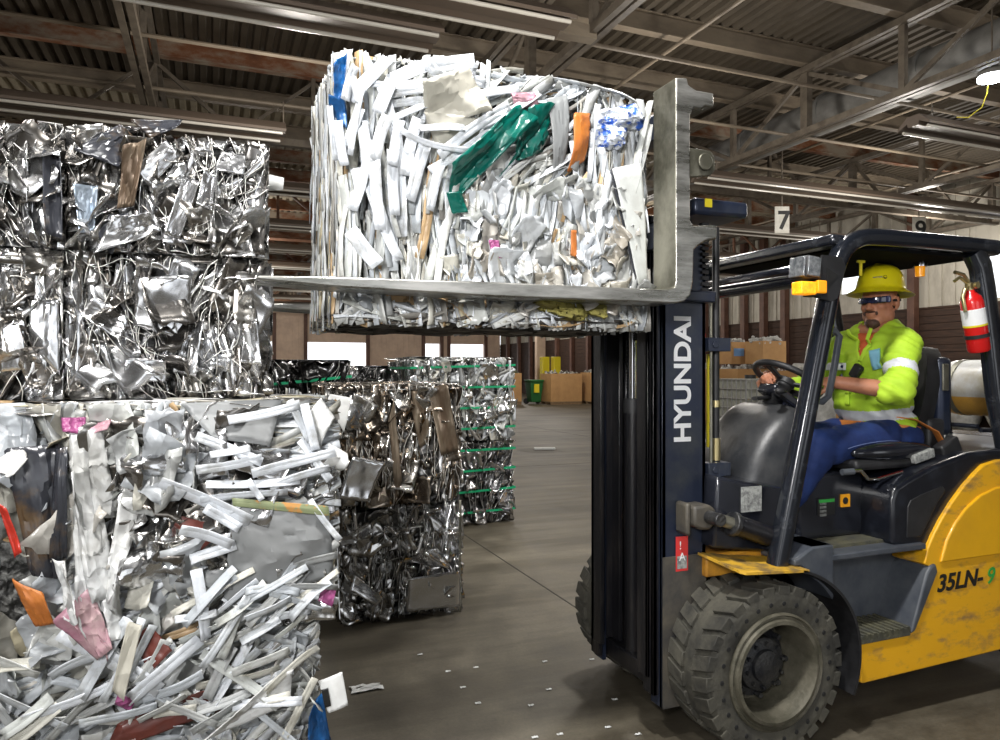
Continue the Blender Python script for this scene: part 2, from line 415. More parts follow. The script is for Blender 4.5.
# side wall X = 20 : boards below, pale siding above, window openings
m=MB(); 
m.box((20.05,-8,0),(20.2,50,3.5)); m.box((20,-4,3.44),(20.05,50,3.5))
z=0.
while z<3.25: m.box((20,-4,z),(20.05,50,z+.2)); z+=.215
tag(m.build('wall_right','board',smooth=False),kind='structure')
m=MB(); wins=[(12.4,13.9,3.6,5.0),(17.7,18.7,4.2,4.85)]
ys=-8
for a,b,z0,z1 in wins:
    m.box((20.05,ys,3.5),(20.2,a,7.1)); m.box((20.05,a,3.5),(20.2,b,z0)); m.box((20.05,a,z1),(20.2,b,7.1)); ys=b
m.box((20.05,ys,3.5),(20.2,50,7.1))
y=-4
while y<50:
    if not any(a<y+.1<b for a,b,_,_ in wins): m.box((20.0,y,3.5),(20.05,y+.14,7.0))
    y+=.42
tag(m.build('wall_right_upper','siding',smooth=False),kind='structure')
m=MB()
for y in [7,15.6,20.9,22,23.1,24.3,25.6,27,28.5,30,32,34,36,38,40,42,44,46,48]: ibeam(m,(19.85,y,0),(19.85,y,0),.1,.1) if False else m.box((19.75,y,0),(19.97,y+.24,7))
tag(m.build('column','column',smooth=False),kind='structure')
m=MB(); xs=-13
for a,b in ((-7,-3.2),(.2,5.2),(9,12)):
    m.box((xs,-8.15,0),(a,-8,4.2)); xs=b
m.box((xs,-8.15,0),(20,-8,4.2)); m.box((-13,-8.15,4.2),(20,-8,7.1))
tag(m.build('wall_back','siding',smooth=False),kind='structure')
m=MB(); m.box((-13.15,-8,0),(-13,50,3.5)); m.box((-13.15,-8,4.8),(-13,50,7.1))
y=-8
while y<50: m.box((-13.15,y,3.5),(-13,y+1.6,4.8)); y+=5.5
tag(m.build('wall_left','siding',smooth=False),kind='structure')
# number signs hung from the truss
def nsign(px,py,Y,ch,label,w,h,xr=None):
    c=at(px,py,Y); t=thing('number_sign',c,label,'sign')
    r=Vector((CX,-SX,0)); n=Vector((-SX,-CX,0))
    m=MB(); rot=Matrix((( r.x,-n.x,0),(r.y,-n.y,0),(0,0,1)))
    m.obox(c,(w,.02,h),rot); m.build('board','sign',t,smooth=False)
    m=MB().cyl(c+Vector((0,0,h/2)),Vector((c.x,c.y,6.7)),.015,n=6); m.build('hanger_rod','truss',t)
    text_mesh('numeral',ch,h*.95,'decal_black',t,c-r*w*.33-Vector((0,0,h*.33))+n*.012,r,(0,0,1),bold=.012)
nsign(782,220,11.75,'7','white hanging sign with black number 7 above the forklift roof',.30,.56)
nsign(919,229,12.9,'9','white hanging sign with a black 9 partly behind the forklift roof',.33,.62)
# lit lamp
p=at(992,76,6.6)
t=thing('high_bay_lamp',p,'glowing white high bay lamp hanging near the truss','ceiling light')
MB().lathe([(.0,0),(.17,0),(.17,.06),(.10,.10),(.05,.2),(0,.2)],p,(0,0,1),n=24).build('housing','duct',t)
MB().cyl(p-Vector((0,0,.005)),p-Vector((0,0,.05)),.17,n=24).build('diffuser','lamp_on',t)
MB().cyl(p+Vector((0,0,.18)),(p.x,p.y,6.7),.012,n=6).build('hanger_rod','truss',t)
pts=[p+Vector(v) for v in ((-.05,0,0),(-.10,0,-.25),(-.20,0,-.45),(-.4,.05,-.6),(-.55,.1,-.6))]
MB().tube(pts,.008,n=6).build('cord','yellow_hose',t)

# ---------------------------------------------------------------- background goods
def gaylord(x,y,z,w,d,h,label,fill='bag',cat='box',grp=None,rot=0,flap=True,pal=True):
    t=thing('cardboard_box',(x,y,z),label,cat,grp); zz=z+(.14 if pal else 0)
    m=MB(); T=.02
    m.box((x-w/2,y-d/2,zz),(x+w/2,y-d/2+T,zz+h)); m.box((x-w/2,y+d/2-T,zz),(x+w/2,y+d/2,zz+h))
    m.box((x-w/2,y-d/2+T,zz),(x-w/2+T,y+d/2-T,zz+h)); m.box((x+w/2-T,y-d/2+T,zz),(x+w/2,y+d/2-T,zz+h)); m.box((x-w/2+T,y-d/2+T,zz),(x+w/2-T,y+d/2-T,zz+.03))
    m.build('carton','card',t,smooth=False)
    if pal:
        m=MB()
        for k in (-.45,0,.45): m.box((x-w/2,y+k*d-.04,z),(x+w/2,y+k*d+.04,z+.10))
        m.box((x-w/2,y-d/2,z+.10),(x+w/2,y+d/2,z+.14)); m.build('pallet','pallet',t,smooth=False)
    r=random.Random(int(x*100)); m=MB()
    for k in range(60):
        c=Vector((x+r.uniform(-.44,.44)*w,y+r.uniform(-.44,.44)*d,zz+h-.02+r.uniform(-.05,.10)))
        q=Quaternion((r.gauss(0,1),r.gauss(0,1),r.gauss(0,1),r.gauss(0,1))).normalized().to_matrix()
        m.obox(c,(r.uniform(.05,.25),r.uniform(.04,.12),r.uniform(.02,.08)),q)
    tag(m.build('scrap_filling',fill,t,smooth=False),kind='stuff')
    return t
M['scrapgreen']=mat('green_scrap',(.10,.13,.05),.7,base2=(.3,.28,.2),scale=7)
M['scrapmix']=mat('mixed_scrap',(.12,.12,.11),.6,base2=(.6,.58,.52),scale=6,contrast=(.45,.55))
gaylord(12.85,31.5,0,1.2,1.2,1.32,'far cardboard box heaped with green scrap beside the green wheeled bin','scrapgreen')
gaylord(15.35,30.6,0,1.6,1.2,1.30,'wide far cardboard box with scrap on top, right of the green bin','scrapmix')
gaylord(17.1,30.2,0,1.2,1.2,1.35,'far cardboard box partly hidden by the forklift mast','scrapmix')
# wheelie bin
DX=-.13
t=thing('wheeled_bin',(14.13,31.0,0),'green wheeled bin with yellow mark between two cardboard boxes','bin')
MB().add([(13.880,30.75,.1),(14.380,30.75,.1),(14.380,31.25,.1),(13.880,31.25,.1),(13.800,30.65,1.05),(14.460,30.65,1.05),(14.460,31.35,1.05),(13.800,31.35,1.05)],[(0,3,2,1),(4,5,6,7),(0,1,5,4),(1,2,6,5),(2,3,7,6),(3,0,4,7)]).build('body','greenbin',t,bevel=.03)
MB().box((13.780,30.6,1.05),(14.480,31.38,1.15)).build('lid','greenbin',t,bevel=.03)
MB().cyl((13.830,31.2,.14),(13.830,31.26,.14),.14).build('wheel','black_matte',t); MB().cyl((14.430,31.2,.14),(14.430,31.26,.14),.14).build('wheel','black_matte',t)
MB().box((13.980,30.62,.55),(14.230,30.70,.95)).build('marking','bollard',t,smooth=False)
# yellow guard posts
for k,(x,y,h) in enumerate(((16.2,34.2,2.3),(16.75,34.0,2.3),(13.9,36,2.1))):
    o=MB().box((x-.2,y-.2,0),(x+.2,y+.2,h)).build('guard_post','bollard',bevel=.03)
    tag(o,['left yellow guard post behind the far cardboard boxes','right yellow guard post behind the far cardboard boxes','low yellow guard post behind the green scrap box'][k],'post')
# partition with pale panel far behind (light doorway surround)
m=MB().box((16.6,36,0),(17.1,36.3,4.6)); tag(m.build('column','siding_pink',smooth=False),kind='structure')
# side piles right
def lump(c,r,name,matn,label,cat,grp=None,seed=0,n=20,amp=.25):
    m=MB().ell(c,r,None,n); o=m.build(name,matn)
    for v in o.data.vertices:
        p=v.co-Vector(c); k=1+amp*noise.noise(v.co*1.7+Vector((seed,0,0)))+amp*.5*noise.noise(v.co*5); v.co=Vector(c)+p*k
        if v.co.z<c[2]-r[2]*.85: v.co.z=c[2]-r[2]*.85
    return tag(o,label,cat,grp)
gaylord(14.0,16.55,0,1.1,1.1,1.5,'closed cardboard box under two stacked ones left of the steering wheel','bag')
gaylord(15.0,15.1,0,1.2,1.1,1.45,'cardboard box full of white scrap behind the steering wheel','bag')
t=gaylord(13.9,16.9,1.78,.55,.9,.62,'small cardboard box with a blue label stacked high beside the mast','bag',pal=False)
MB().box((13.70,16.435,2.0),(14.05,16.448,2.22)).build('blue_label',mat('blue_paper',(.18,.35,.65),.6),t,smooth=False)
gaylord(14.25,15.8,1.78,.80,.7,.62,'cardboard box full of white scrap on the top of the stack','bag',pal=False)
gaylord(12.95,17.9,1.84,.8,.9,.7,'cardboard box stacked behind the mast hoses','bag',pal=False)
gaylord(13.1,17.80,0,1.2,1.1,1.5,'cardboard box at the bottom of the stack near the mast','bag')
# IBC tote on pallets
def pallet(x,y,z,w,d,label):
    t=MB()
    for k in (-.45,0,.45): t.box((x-w/2,y+k*d-.05,z),(x+w/2,y+k*d+.05,z+.10))
    for j in range(6):
        a=x-w/2+j*(w-.12)/5; t.box((a,y-d/2,z+.10),(a+.12,y+d/2,z+.125))
    o=t.build('wooden_pallet','pallet',smooth=False); tag(o,label,'pallet','pallets under the liquid tank'); return o
bx,by=10.9,12.55
for k in range(2): pallet(bx,by,k*.127,1.2,1.1,'wooden pallet in the low pile under the caged tank')
t=thing('caged_tank',(bx,by,.26),'square plastic liquid tank in steel cage behind the mast','tank')
MB().box((bx-.52,by-.48,.40),(bx+.52,by+.48,1.42)).build('bottle','ibc',t,bevel=.06,seg=3)
MB().cyl((bx,by,1.42),(bx,by,1.50),.12).build('lid','decal_black',t)
m=MB()
for k in range(9):
    a=bx-.56+k*.14
    for y in (by-.52,by+.52): m.cyl((a,y,.36),(a,y,1.42),.014,n=6)
for k in range(8):
    a=by-.5+k*.143
    for x in (bx-.56,bx+.56): m.cyl((x,a,.36),(x,a,1.42),.014,n=6)
for k in range(6):
    z=.4+k*.2
    for y in (by-.52,by+.52): m.cyl((bx-.56,y,z),(bx+.56,y,z),.014,n=6)
    for x in (bx-.56,bx+.56): m.cyl((x,by-.52,z),(x,by+.52,z),.014,n=6)
m.build('cage','cage',t)
MB().box((bx-.58,by-.54,.26),(bx+.58,by+.54,.37)).build('base','cage',t,smooth=False)
for k,(x,y,lab) in enumerate(((12.6,13.9,'bulging white bulk bag right of the caged tank'),(13.1,12.9,'bulging white bulk bag behind the steering wheel'))):
    lump((x,y,.68),(.42,.40,.80),'bulk_bag','bag',lab,'bag',seed=k)
for k in range(10):
    lump((19.15,19.6-k*1.0,.80),(.50,.44,.95),'bulk_bag','scrapmix' if k%2 else 'bag','white scrap bag in the row piled along the brown board wall','bag','scrap bags along the board wall',seed=k+5,amp=.25)
# floor litter
def litter(px_,py_,s,label,seed):
    d=(EYE)*FP/(py_-370); u=(px_-500)/FP; x=CX*u*d+SX*d; y=-SX*u*d+CX*d
    r=random.Random(seed); m=MB(); n=5; vs=[]
    for i in range(n+1):
        for j in range(n+1):
            a=(i/n-.5)*s*2; b=(j/n-.5)*s; vs.append((x+a+r.uniform(-.1,.1)*s,y+b+r.uniform(-.1,.1)*s,.004+abs(r.gauss(0,.12))*s*.7))
    fs=[(i*(n+1)+j,(i+1)*(n+1)+j,(i+1)*(n+1)+j+1,i*(n+1)+j+1) for i in range(n) for j in range(n) if r.random()<.85]
    m.add(vs,fs); o=m.build('paper_scrap','litter',solid=.0015,smooth=False); tag(o,label,'scrap',None if s>.05 else 'tiny white scraps on the floor'); return o
litter(366,689,.075,'crumpled white plastic shred on the floor beside the big bale',1)
for k,(a,b) in enumerate(((448,672),(463,688),(478,704),(535,740),(545,662),(476,668),(638,735),(608,728),(560,735),(420,655),(549,690),(592,660),(531,706),(615,700))):
    litter(a,min(b,738),.014,'tiny white scrap lying on the dark concrete in front of the forklift',k+3)
# flat drain cover with litter
d=EYE*FP/80; u=41/FP; x=CX*u*d+SX*d; y=-SX*u*d+CX*d
t=thing('floor_drain',(x,y,0),'shallow oval floor drain with a pale scrap in it, out on the floor','drain')
MB().lathe([(0,.003),(.36,.003),(.40,.006),(.46,.002)],(x,y,0),(0,0,1),n=32).build('ring',mat('drain_ring',(.13,.12,.10),.7),t)
MB().obox((x+.08,y,.03),(.42,.16,.03),Matrix.Rotation(-.35,3,'Z')).build('pale_scrap','litter',t,smooth=False)
# ================================================================ FORKLIFT
YN,YF,YC=2.335,3.455,2.895          # outer faces of the front tyres, centre line
def mir(y): return 2*YC-y
fk=thing('forklift',(2.9,YC,0),'yellow and black forklift holding a white scrap bale high on its forks','forklift')
M['fender_y']=mat('grimy_fender_yellow',(.62,.36,.03),.55,base2=(.20,.13,.05),scale=11,contrast=(.45,.62),bump=.2,bscale=50)
# ---- wheels
def wheel(cx,cz,y,sgn,R,W,name,detail=True):
    # y = outer face, sgn=+1 -> body extends towards +Y
    k=R/.355; S=lambda t:y+sgn*t
    m=MB(); ax=(0,sgn,0); n=96
    prof=[(.240*k,.012),(.252*k,.004),(.30*k,.0),(.325*k,.006),(.338*k,.022),(.340*k,W*.5),(.338*k,W-.022),(.325*k,W-.006),(.30*k,W),(.24*k,W-.01)]
    m.lathe(prof,(cx,y,cz),ax,n=n)
    if detail:
        nl=26
        for side in (0,1):
            for i in range(nl):
                a0=2*pi*(i+(.5 if side else 0))/nl; da=2*pi/nl*.36
                t0,t1=(.004,.105) if side==0 else (W-.105,W-.004)
                vs=[]
                for t,sk in ((t0,0),(t1,.09 if side==0 else -.09)):
                    for rr in (.318*k if t in(t0,) and side==0 or (side==1 and t==t1) else .33*k,.357*k):
                        for a in (a0-da+sk,a0+da+sk): vs.append((cx+rr*cos(a),S(t),cz+rr*sin(a)))
                m.add(vs,[(0,1,3,2),(4,6,7,5),(0,4,5,1),(2,3,7,6),(0,2,6,4),(1,5,7,3)])
        # sidewall holes: flush dark discs, their shade put into the colour
        for i in range(26):
            a=2*pi*i/26; c=Vector((cx+.283*k*cos(a),S(-.0015),cz+.283*k*sin(a)))
            m.cyl(c,(c.x,S(.004),c.z),.0108,n=10,mi=1)
    w=m.build(name,['tyre','dark'],fk,bevel=.004 if detail else 0,angle=30,seg=1)
    m=MB(); m.lathe([(.246*k,.03),(.244*k,.0),(.236*k,-.006),(.228*k,.006),(.222*k,.004),(.214*k,-.012),(.200*k,-.014),(.193*k,.0),(.188*k,.05),(.175*k,W*.62),(.0,W*.62)],(cx,y,cz),ax,n=72)
    m.build('rim','rim',w,angle=40)
    m=MB(); m.lathe([(.16*k,W*.60),(.15*k,W*.50),(.118*k,W*.46),(.112*k,W*.33),(.10*k,W*.30),(.07*k,W*.28),(.066*k,W*.22),(.04*k,W*.19),(0,W*.185)],(cx,y,cz),ax,n=40)
    for i in range(10):
        a=2*pi*i/10+.2; m.cyl((cx+.092*k*cos(a),S(W*.34),cz+.092*k*sin(a)),(cx+.092*k*cos(a),S(W*.24),cz+.092*k*sin(a)),.0085,n=6)
    for i in range(8):
        a=2*pi*i/8; m.cyl((cx+.138*k*cos(a),S(W*.55),cz+.138*k*sin(a)),(cx+.138*k*cos(a),S(W*.36),cz+.138*k*sin(a)),.012,n=6)
        m.cyl((cx+.052*k*cos(a),S(W*.28),cz+.052*k*sin(a)),(cx+.052*k*cos(a),S(W*.235),cz+.052*k*sin(a)),.007,n=6)
    m.build('hub','hub',w)
    return w
wheel(2.171,.357,YN,1,.355,.275,'front_wheel'); wheel(2.171,.357,YF,-1,.355,.275,'front_wheel')
wheel(4.13,.27,YN+.08,1,.268,.22,'rear_wheel',False); wheel(4.13,.27,YF-.08,-1,.268,.22,'rear_wheel',False)
MB().cyl((2.171,YN+.16,.357),(2.171,YF-.16,.357),.10).box((2.0,2.66,.24),(2.32,3.13,.55)).build('axle','mast_black',fk,bevel=.02)
MB().cyl((4.13,YN+.2,.27),(4.13,YF-.2,.27),.06).build('axle','mast_black',fk)
# ---- yellow frame / counterweight
body=[(2.680,.405),(2.690,.212),(2.70,.205),(3.72,.226),(3.76,.42),(3.90,.60),(4.12,.66),(4.36,.60),(4.49,.42),(4.54,.26),(4.66,.28),(4.78,.45),(4.82,.80),(4.78,1.02),(4.66,1.13),(4.40,1.165),(3.607,1.163),(3.498,1.144),(3.45,1.115),(3.36,1.05),(3.275,.975),(3.205,.90),(3.15,.83),(3.112,.77),(3.09,.70),(3.150,.672),(3.160,.655),(2.995,.415)]
m=MB().prism(body,2.385,2.62); m.build('side_frame','yellow_worn',fk,bevel=.016,seg=3)
m=MB().prism([(a,b) for a,b in body],mir(2.62),mir(2.385)); m.build('side_frame','yellow_worn',fk,bevel=.016,seg=3)
cw=[(3.62,.35),(4.62,.30),(4.80,.5),(4.83,.85),(4.76,1.06),(4.6,1.13),(3.62,1.13)]
MB().prism(cw,2.60,mir(2.60)).build('counterweight','yellow',fk,bevel=.03,seg=3)
MB().box((2.62,2.60,.24),(3.62,mir(2.60),.78)).build('chassis','mast_black',fk,smooth=False)
# raised side cover panel
cov=[(3.185,.70),(3.225,.80),(3.285,.88),(3.36,.945),(3.46,1.0),(3.57,1.03),(3.75,1.04),(4.35,1.08),(4.5,1.0),(4.5,.72),(4.3,.70)]
MB().prism(cov,2.374,2.39).build('side_cover','yellow',fk,bevel=.009,seg=3)
cov2=[(3.235,.735),(3.27,.85),(3.36,.955),(3.46,1.01),(3.6,1.035),(4.2,1.03),(4.3,.95),(4.3,.735)]

# front cross frame (yellow, grimy) between mast and floor
MB().box((2.0,2.58,.70),(2.34,mir(2.58),.80)).build('front_frame',mat('grimy_orange_yellow',(.55,.26,.02),.5,base2=(.30,.13,.02),scale=9,bump=.1),fk,bevel=.01)
# fender top plate + rubber mudguard
for yy0,yy1 in ((2.325,2.60),(mir(2.60),mir(2.325))):
    MB().add([(1.98,yy0+.02,.784),(2.00,yy0,.780),(2.33,yy0,.757),(2.33,yy1,.757),(1.97,yy1,.80),
              (1.98,yy0+.02,.795),(2.00,yy0,.791),(2.33,yy0,.768),(2.33,yy1,.768),(1.97,yy1,.811)],
             [(0,1,2,3,4),(9,8,7,6,5),(0,5,6,1),(1,6,7,2),(2,7,8,3),(3,8,9,4),(4,9,5,0)]).build('fender_plate',M['fender_y'],fk,smooth=False)
    m=MB(); pts=[(2.171+ (.455+.02*sin(a))*cos(a), .357+.428*sin(a)) for a in [radians(x) for x in range(74,-24,-4)]]
    po=[(a,b) for a,b in pts]+[(2.171+(a-2.171)*.972,.357+(b-.357)*.972) for a,b in reversed(pts)]
    n=len(pts)
    for i in range(n-1):
        q=[po[i],po[i+1],po[2*n-2-i],po[2*n-1-i]]; m.prism(q,yy0,yy1)
    m.build('mudguard','black_matte',fk,angle=60)
# ---- side step and floor
MB().prism([(2.30,.795),(2.345,.76),(2.47,.66),(2.52,.60),(2.52,.845),(2.40,.845)],2.375,2.60).build('step_front_panel','grey_plastic',fk,bevel=.008)
MB().prism([(2.52,.60),(2.60,.50),(2.66,.40),(2.66,.36),(2.995,.385),(3.165,.665),(3.10,.70),(3.09,.79),(2.52,.80)],2.56,2.61).build('step_back_panel','grey_plastic',fk,bevel=.006)
m=MB().box((2.675,2.374,.385),(2.985,2.57,.424))
for k in range(9): m.box((2.685+k*.034,2.368,.424),(2.702+k*.034,2.56,.432))
m.build('step_tread','floor_mat',fk,bevel=.003)
MB().prism([(2.985,.39),(3.015,.40),(3.165,.66),(3.15,.70),(3.115,.69),(3.09,.66)],2.372,2.60).build('step_rear_trim','grey_plastic',fk,bevel=.010,seg=3)
MB().prism([(2.30,.80),(2.52,.80),(2.52,.845),(2.40,.845)],2.378,2.56).box((2.30,2.376,.772),(3.09,2.60,.80)).build('floor_edge','grey_plastic',fk,bevel=.006)
MB().box((2.34,2.46,.800),(3.05,mir(2.46),.815)).build('floor_mat','floor_mat',fk,smooth=False)
# ---- front side box with data plate
MB().add([(2.00,2.53,.84),(2.37,2.53,.79),(2.37,2.80,.79),(2.00,2.80,.84),(2.02,2.53,1.145),(2.40,2.53,1.075),(2.40,2.80,1.095),(2.02,2.80,1.165)],[(0,3,2,1),(4,5,6,7),(0,1,5,4),(1,2,6,5),(2,3,7,6),(3,0,4,7)]).build('front_side_box','black_gloss',fk,bevel=.012)
m=MB().box((2.145,2.524,.985),(2.255,2.5295,1.095)); m.build('data_plate','decal_grey',fk,smooth=False)
# clear splash cover over it
# ---- cowl (dashboard fairing) lofted
def loft(name,rows,matn,parent,thick=0,sub=1,close=False):
    m=MB(); n=len(rows[0]); vs=[p for r in rows for p in r]
    fs=[(i*n+j,(i+1)*n+j,(i+1)*n+j+1,i*n+j+1) for i in range(len(rows)-1) for j in range(n-1)]
    if close: fs += [tuple(range(n)),tuple((len(rows)-1)*n+j for j in reversed(range(n)))]
    m.add(vs,fs); return m.build(name,matn,parent,solid=thick,angle=60,sub=sub)
sec=[]
for y,dx,dz in ((2.60,.08,-.10),(2.62,.03,-.045),(2.67,.0,-.01),(2.76,-.02,.0),(2.88,-.02,.0),(3.0,-.02,.0),(3.07,.02,-.03),(3.11,.08,-.10)):
    sec.append([(2.18+dx,y,.90),(2.23+dx,y,1.05+dz*.2),(2.29+dx,y,1.18+dz*.5),(2.37+dx,y,1.30+dz*.8),(2.45+dx*.8,y,1.39+dz),(2.53+dx*.3,y,1.445+dz),(2.60,y,1.45+dz),(2.625,y,1.38+dz),(2.59,y,1.24+dz*.5),(2.53,y,1.06),(2.48,y,.84)])
loft('front_cowl',sec,mat('cowl_plastic',(.018,.02,.024),.38,base2=(.06,.06,.06),scale=3.5,contrast=(.45,.7),bump=.08,bscale=70),fk,close=True)
# steering column, wheel
sc_=Vector((2.70,2.84,1.56)); sn=Vector((.52,-.02,.855)).normalized()
sx=Vector((0,1,0)); sx=(sx-sn*sx.dot(sn)).normalized(); sy=sn.cross(sx)
MB().cyl(sc_-sn*.16+Vector((-.06,0,-.03)),sc_-sn*.02,.055,.04).build('steering_column','black_matte',fk)
sw=MB().tube([sc_+(sx*cos(t)+sy*sin(t))*.165 for t in [2*pi*i/40 for i in range(40)]],.0165,n=12,closed=True).build('steering_wheel','black_matte',fk)
m=MB().cyl(sc_-sn*.035,sc_+sn*.0,.05,.045,n=24)
m.build('hub','black_matte',sw,bevel=.006)
for a in (90,210,330):
    d=sx*cos(radians(a))+sy*sin(radians(a)); MB().beam(sc_-sn*.02+d*.03,sc_+d*.160,.035,.014,up=sn).build('spoke','black_matte',sw,bevel=.004)
kn=sc_-sx*.10+sy*.13

# levers and switch pods left of the wheel
m=MB().tube([sc_-sn*.07,sc_-sn*.065+Vector((-.10,-.12,.0)),sc_-sn*.06+Vector((-.20,-.20,-.0))],.012).ell(sc_-sn*.06+Vector((-.20,-.20,0)),(.03,.02,.016)); m.build('direction_lever','black_matte',fk)
m=MB().tube([sc_-sn*.08,sc_-sn*.08+Vector((-.14,-.05,-.02)),sc_-sn*.08+Vector((-.27,-.12,-.02))],.016,ry=.01).build('lever','black_matte',fk)
MB().obox(sc_-sn*.10+Vector((-.05,-.06,-.0)),(.20,.12,.05),Matrix.Rotation(radians(30),3,'Y')).build('instrument_pod','black_gloss',fk,bevel=.015,seg=3)
# ---- overhead guard
def guard(y):
    p=[(2.245,y,.77),(2.33,y,1.12),(2.44,y,1.56),(2.535,y,1.94),(2.575,y,2.07),(2.625,y,2.15),(2.70,y,2.195),(2.80,y,2.212),(3.05,y,2.216),(3.35,y,2.216),(3.62,y,2.214)]
    # smooth
    q=[]
    P=[Vector(v) for v in p]
    for i in range(len(P)-1):
        a=P[max(i-1,0)];b=P[i];c=P[i+1];d=P[min(i+2,len(P)-1)]
        for t in (0,.34,.67):
            q.append(.5*((2*b)+(c-a)*t+(2*a-5*b+4*c-d)*t*t+(3*b-a-3*c+d)*t**3))
    q.append(P[-1]); return q
def rtube(pts,w,d,mb,side=(0,1,0)):
    # rounded-rect like section: superellipse
    N=len(pts); vs=[];n=16
    for i,p in enumerate(pts):
        t=(pts[min(i+1,N-1)]-pts[max(i-1,0)]).normalized(); x=Vector(side); y=t.cross(x).normalized()
        for k in range(n):
            a=2*pi*k/n; ca,sa=cos(a),sin(a)
            vs.append(p+x*(abs(ca)**.55*(1 if ca>0 else -1))*w/2+y*(abs(sa)**.55*(1 if sa>0 else -1))*d/2)
    fs=[(i*n+k,i*n+(k+1)%n,(i+1)*n+(k+1)%n,(i+1)*n+k) for i in range(N-1) for k in range(n)]
    fs+=[tuple(range(n))[::-1],tuple(range((N-1)*n,N*n))]
    mb.add(vs,fs)
pil=mat('guard_black_paint',(.010,.012,.017),.2,base2=(.055,.06,.07),scale=11,contrast=(.55,.8),coat=.4,bump=.12,bscale=14)
for y in (2.42,mir(2.42)):
    m=MB(); rtube(guard(y),.075,.078,m); m.build('guard_side_frame',pil,fk,angle=50)
    m=MB(); rtube([Vector(v) for v in ((3.47,y,2.19),(3.52,y,2.12),(3.545,y,2.02),(3.60,y,1.75),(3.64,y,1.50),(3.73,y,1.18),(3.735,y,1.14))],.07,.115,m); m.build('guard_rear_pillar',pil,fk,angle=50)
m=MB()
m.box((2.56,2.42,2.165),(2.66,mir(2.42),2.215)); m.build('guard_front_header',pil,fk,bevel=.015)
MB().box((3.52,2.42,2.17),(3.62,mir(2.42),2.22)).build('guard_rear_header',pil,fk,bevel=.015)
for k in range(6):
    x=2.74+k*.14
    MB().box((x,2.44,2.175),(x+.05,mir(2.44),2.215)).build('roof_bar',pil,fk,bevel=.008)
MB().box((2.66,2.44,2.160),(3.54,mir(2.44),2.176)).build('roof_panel',mat('dull_black',(.004,.004,.004),.95,spec=.1),fk,smooth=False)
MB().cyl((2.50,2.46,2.02),(2.50,mir(2.46),2.02),.035).build('wiper_bar','black_gloss',fk)
MB().tube([(2.56,2.44,2.08),(2.44,2.6,2.06),(2.44,3.2,2.06),(2.56,3.36,2.08)],.02).build('front_rail','black_gloss',fk)
# hanging fin-shaped mirror
MB().add([(2.42,3.22,2.08),(2.42,3.30,2.08),(2.40,3.28,1.93),(2.40,3.24,1.93),(2.44,3.22,2.08),(2.44,3.30,2.08),(2.42,3.28,1.93),(2.42,3.24,1.93)],[(0,1,2,3),(7,6,5,4),(0,4,5,1),(1,5,6,2),(2,6,7,3),(3,7,4,0)]).build('mirror','black_gloss',fk,bevel=.012)
# lamp bracket, headlight, turn signal
Yb=2.37
m=MB()
br=[(2.45,2.105),(2.56,2.10),(2.585,2.06),(2.535,1.92),(2.50,1.905),(2.41,1.92)]
m.prism(br,Yb,Yb+.012); m.build('lamp_bracket','black_matte',fk)
MB().prism([(2.47,2.05),(2.475,1.97),(2.535,2.02)],Yb-.004,Yb+.001).build('painted_cutout','dark',fk,smooth=False)  # dark patch for the bracket's hole, shade as colour
h=MB().obox((2.385,Yb+.03,2.045),(.085,.10,.10),Matrix.Rotation(radians(6),3,'Y')).build('work_light','black_matte',fk,bevel=.012)
MB().obox((2.338,Yb+.03,2.05),(.012,.088,.088),Matrix.Rotation(radians(6),3,'Y')).build('lens','glassy',h,bevel=.004)
MB().obox((2.375,Yb-.026,2.047),(.07,.010,.085),Matrix.Rotation(radians(6),3,'Y')).build('side_lens','glassy',h,bevel=.004)
ts=MB().obox((2.40,Yb+.01,1.955),(.05,.06,.065)).build('turn_signal','black_matte',fk,bevel=.004)
MB().obox((2.345,Yb+.0,1.955),(.085,.06,.055)).build('lens','amber',ts,bevel=.006)
MB().obox((2.415,Yb-.025,1.962),(.05,.02,.055)).build('lens','amber_dim',ts,bevel=.005)
# rear beacon + key
MB().cyl((3.36,2.62,2.135),(3.36,2.62,2.16),.034).build('beacon_base','chrome',fk)
MB().cyl((3.36,2.62,2.085),(3.36,2.62,2.14),.022,.024).build('beacon','amber_dim',fk)
MB().obox((2.93,2.6,2.135),(.05,.012,.014)).obox((2.93,2.6,2.10),(.012,.012,.07)).build('yellow_handle','bollard',fk,bevel=.003)
# grab handle on the near pillar
hp=[(2.53,2.44,1.78),(2.60,2.45,1.785),(2.63,2.45,1.76),(2.60,2.45,1.62),(2.565,2.45,1.49),(2.53,2.45,1.465),(2.44,2.44,1.475)]
m=MB(); rtube([Vector(v) for v in hp],.024,.028,m); m.build('grab_handle','grey_plastic',fk)
MB().cyl((2.50,3.34,1.80),(2.56,3.33,1.80),.03).build('red_button','decal_red',fk)
# second inner pillar trim seen behind (far pillar fairing)
# ---- engine hood and seat deck
hood=[(2.91,.80),(3.09,.765),(3.16,.775),(3.22,.83),(3.30,.90),(3.40,.99),(3.50,1.06),(3.60,1.10),(3.66,1.13),(3.70,1.168),(4.35,1.172),(4.40,1.20),(4.30,1.225),(3.7,1.215),(3.42,1.205),(3.16,1.15),(3.0,1.095),(2.93,1.065),(2.905,1.01)]
MB().prism(hood,2.405,mir(2.405)).build('engine_hood','hood',fk,bevel=.028,seg=4)
MB().prism([(2.995,.83),(3.085,.825),(3.14,.90),(3.19,.97),(3.25,1.03),(3.23,1.055),(3.08,1.02),(3.02,1.0),(3.0,.97)],2.400,2.408).build('hood_recess','black_matte',fk,bevel=.003)
MB().box((2.52,2.58,.812),(2.93,mir(2.58),1.125)).build('battery_box','black_gloss',fk,bevel=.02,seg=3)
MB().box((2.63,2.572,.925),(2.735,2.579,1.005)).build('instruction_label','decal_black',fk,smooth=False)
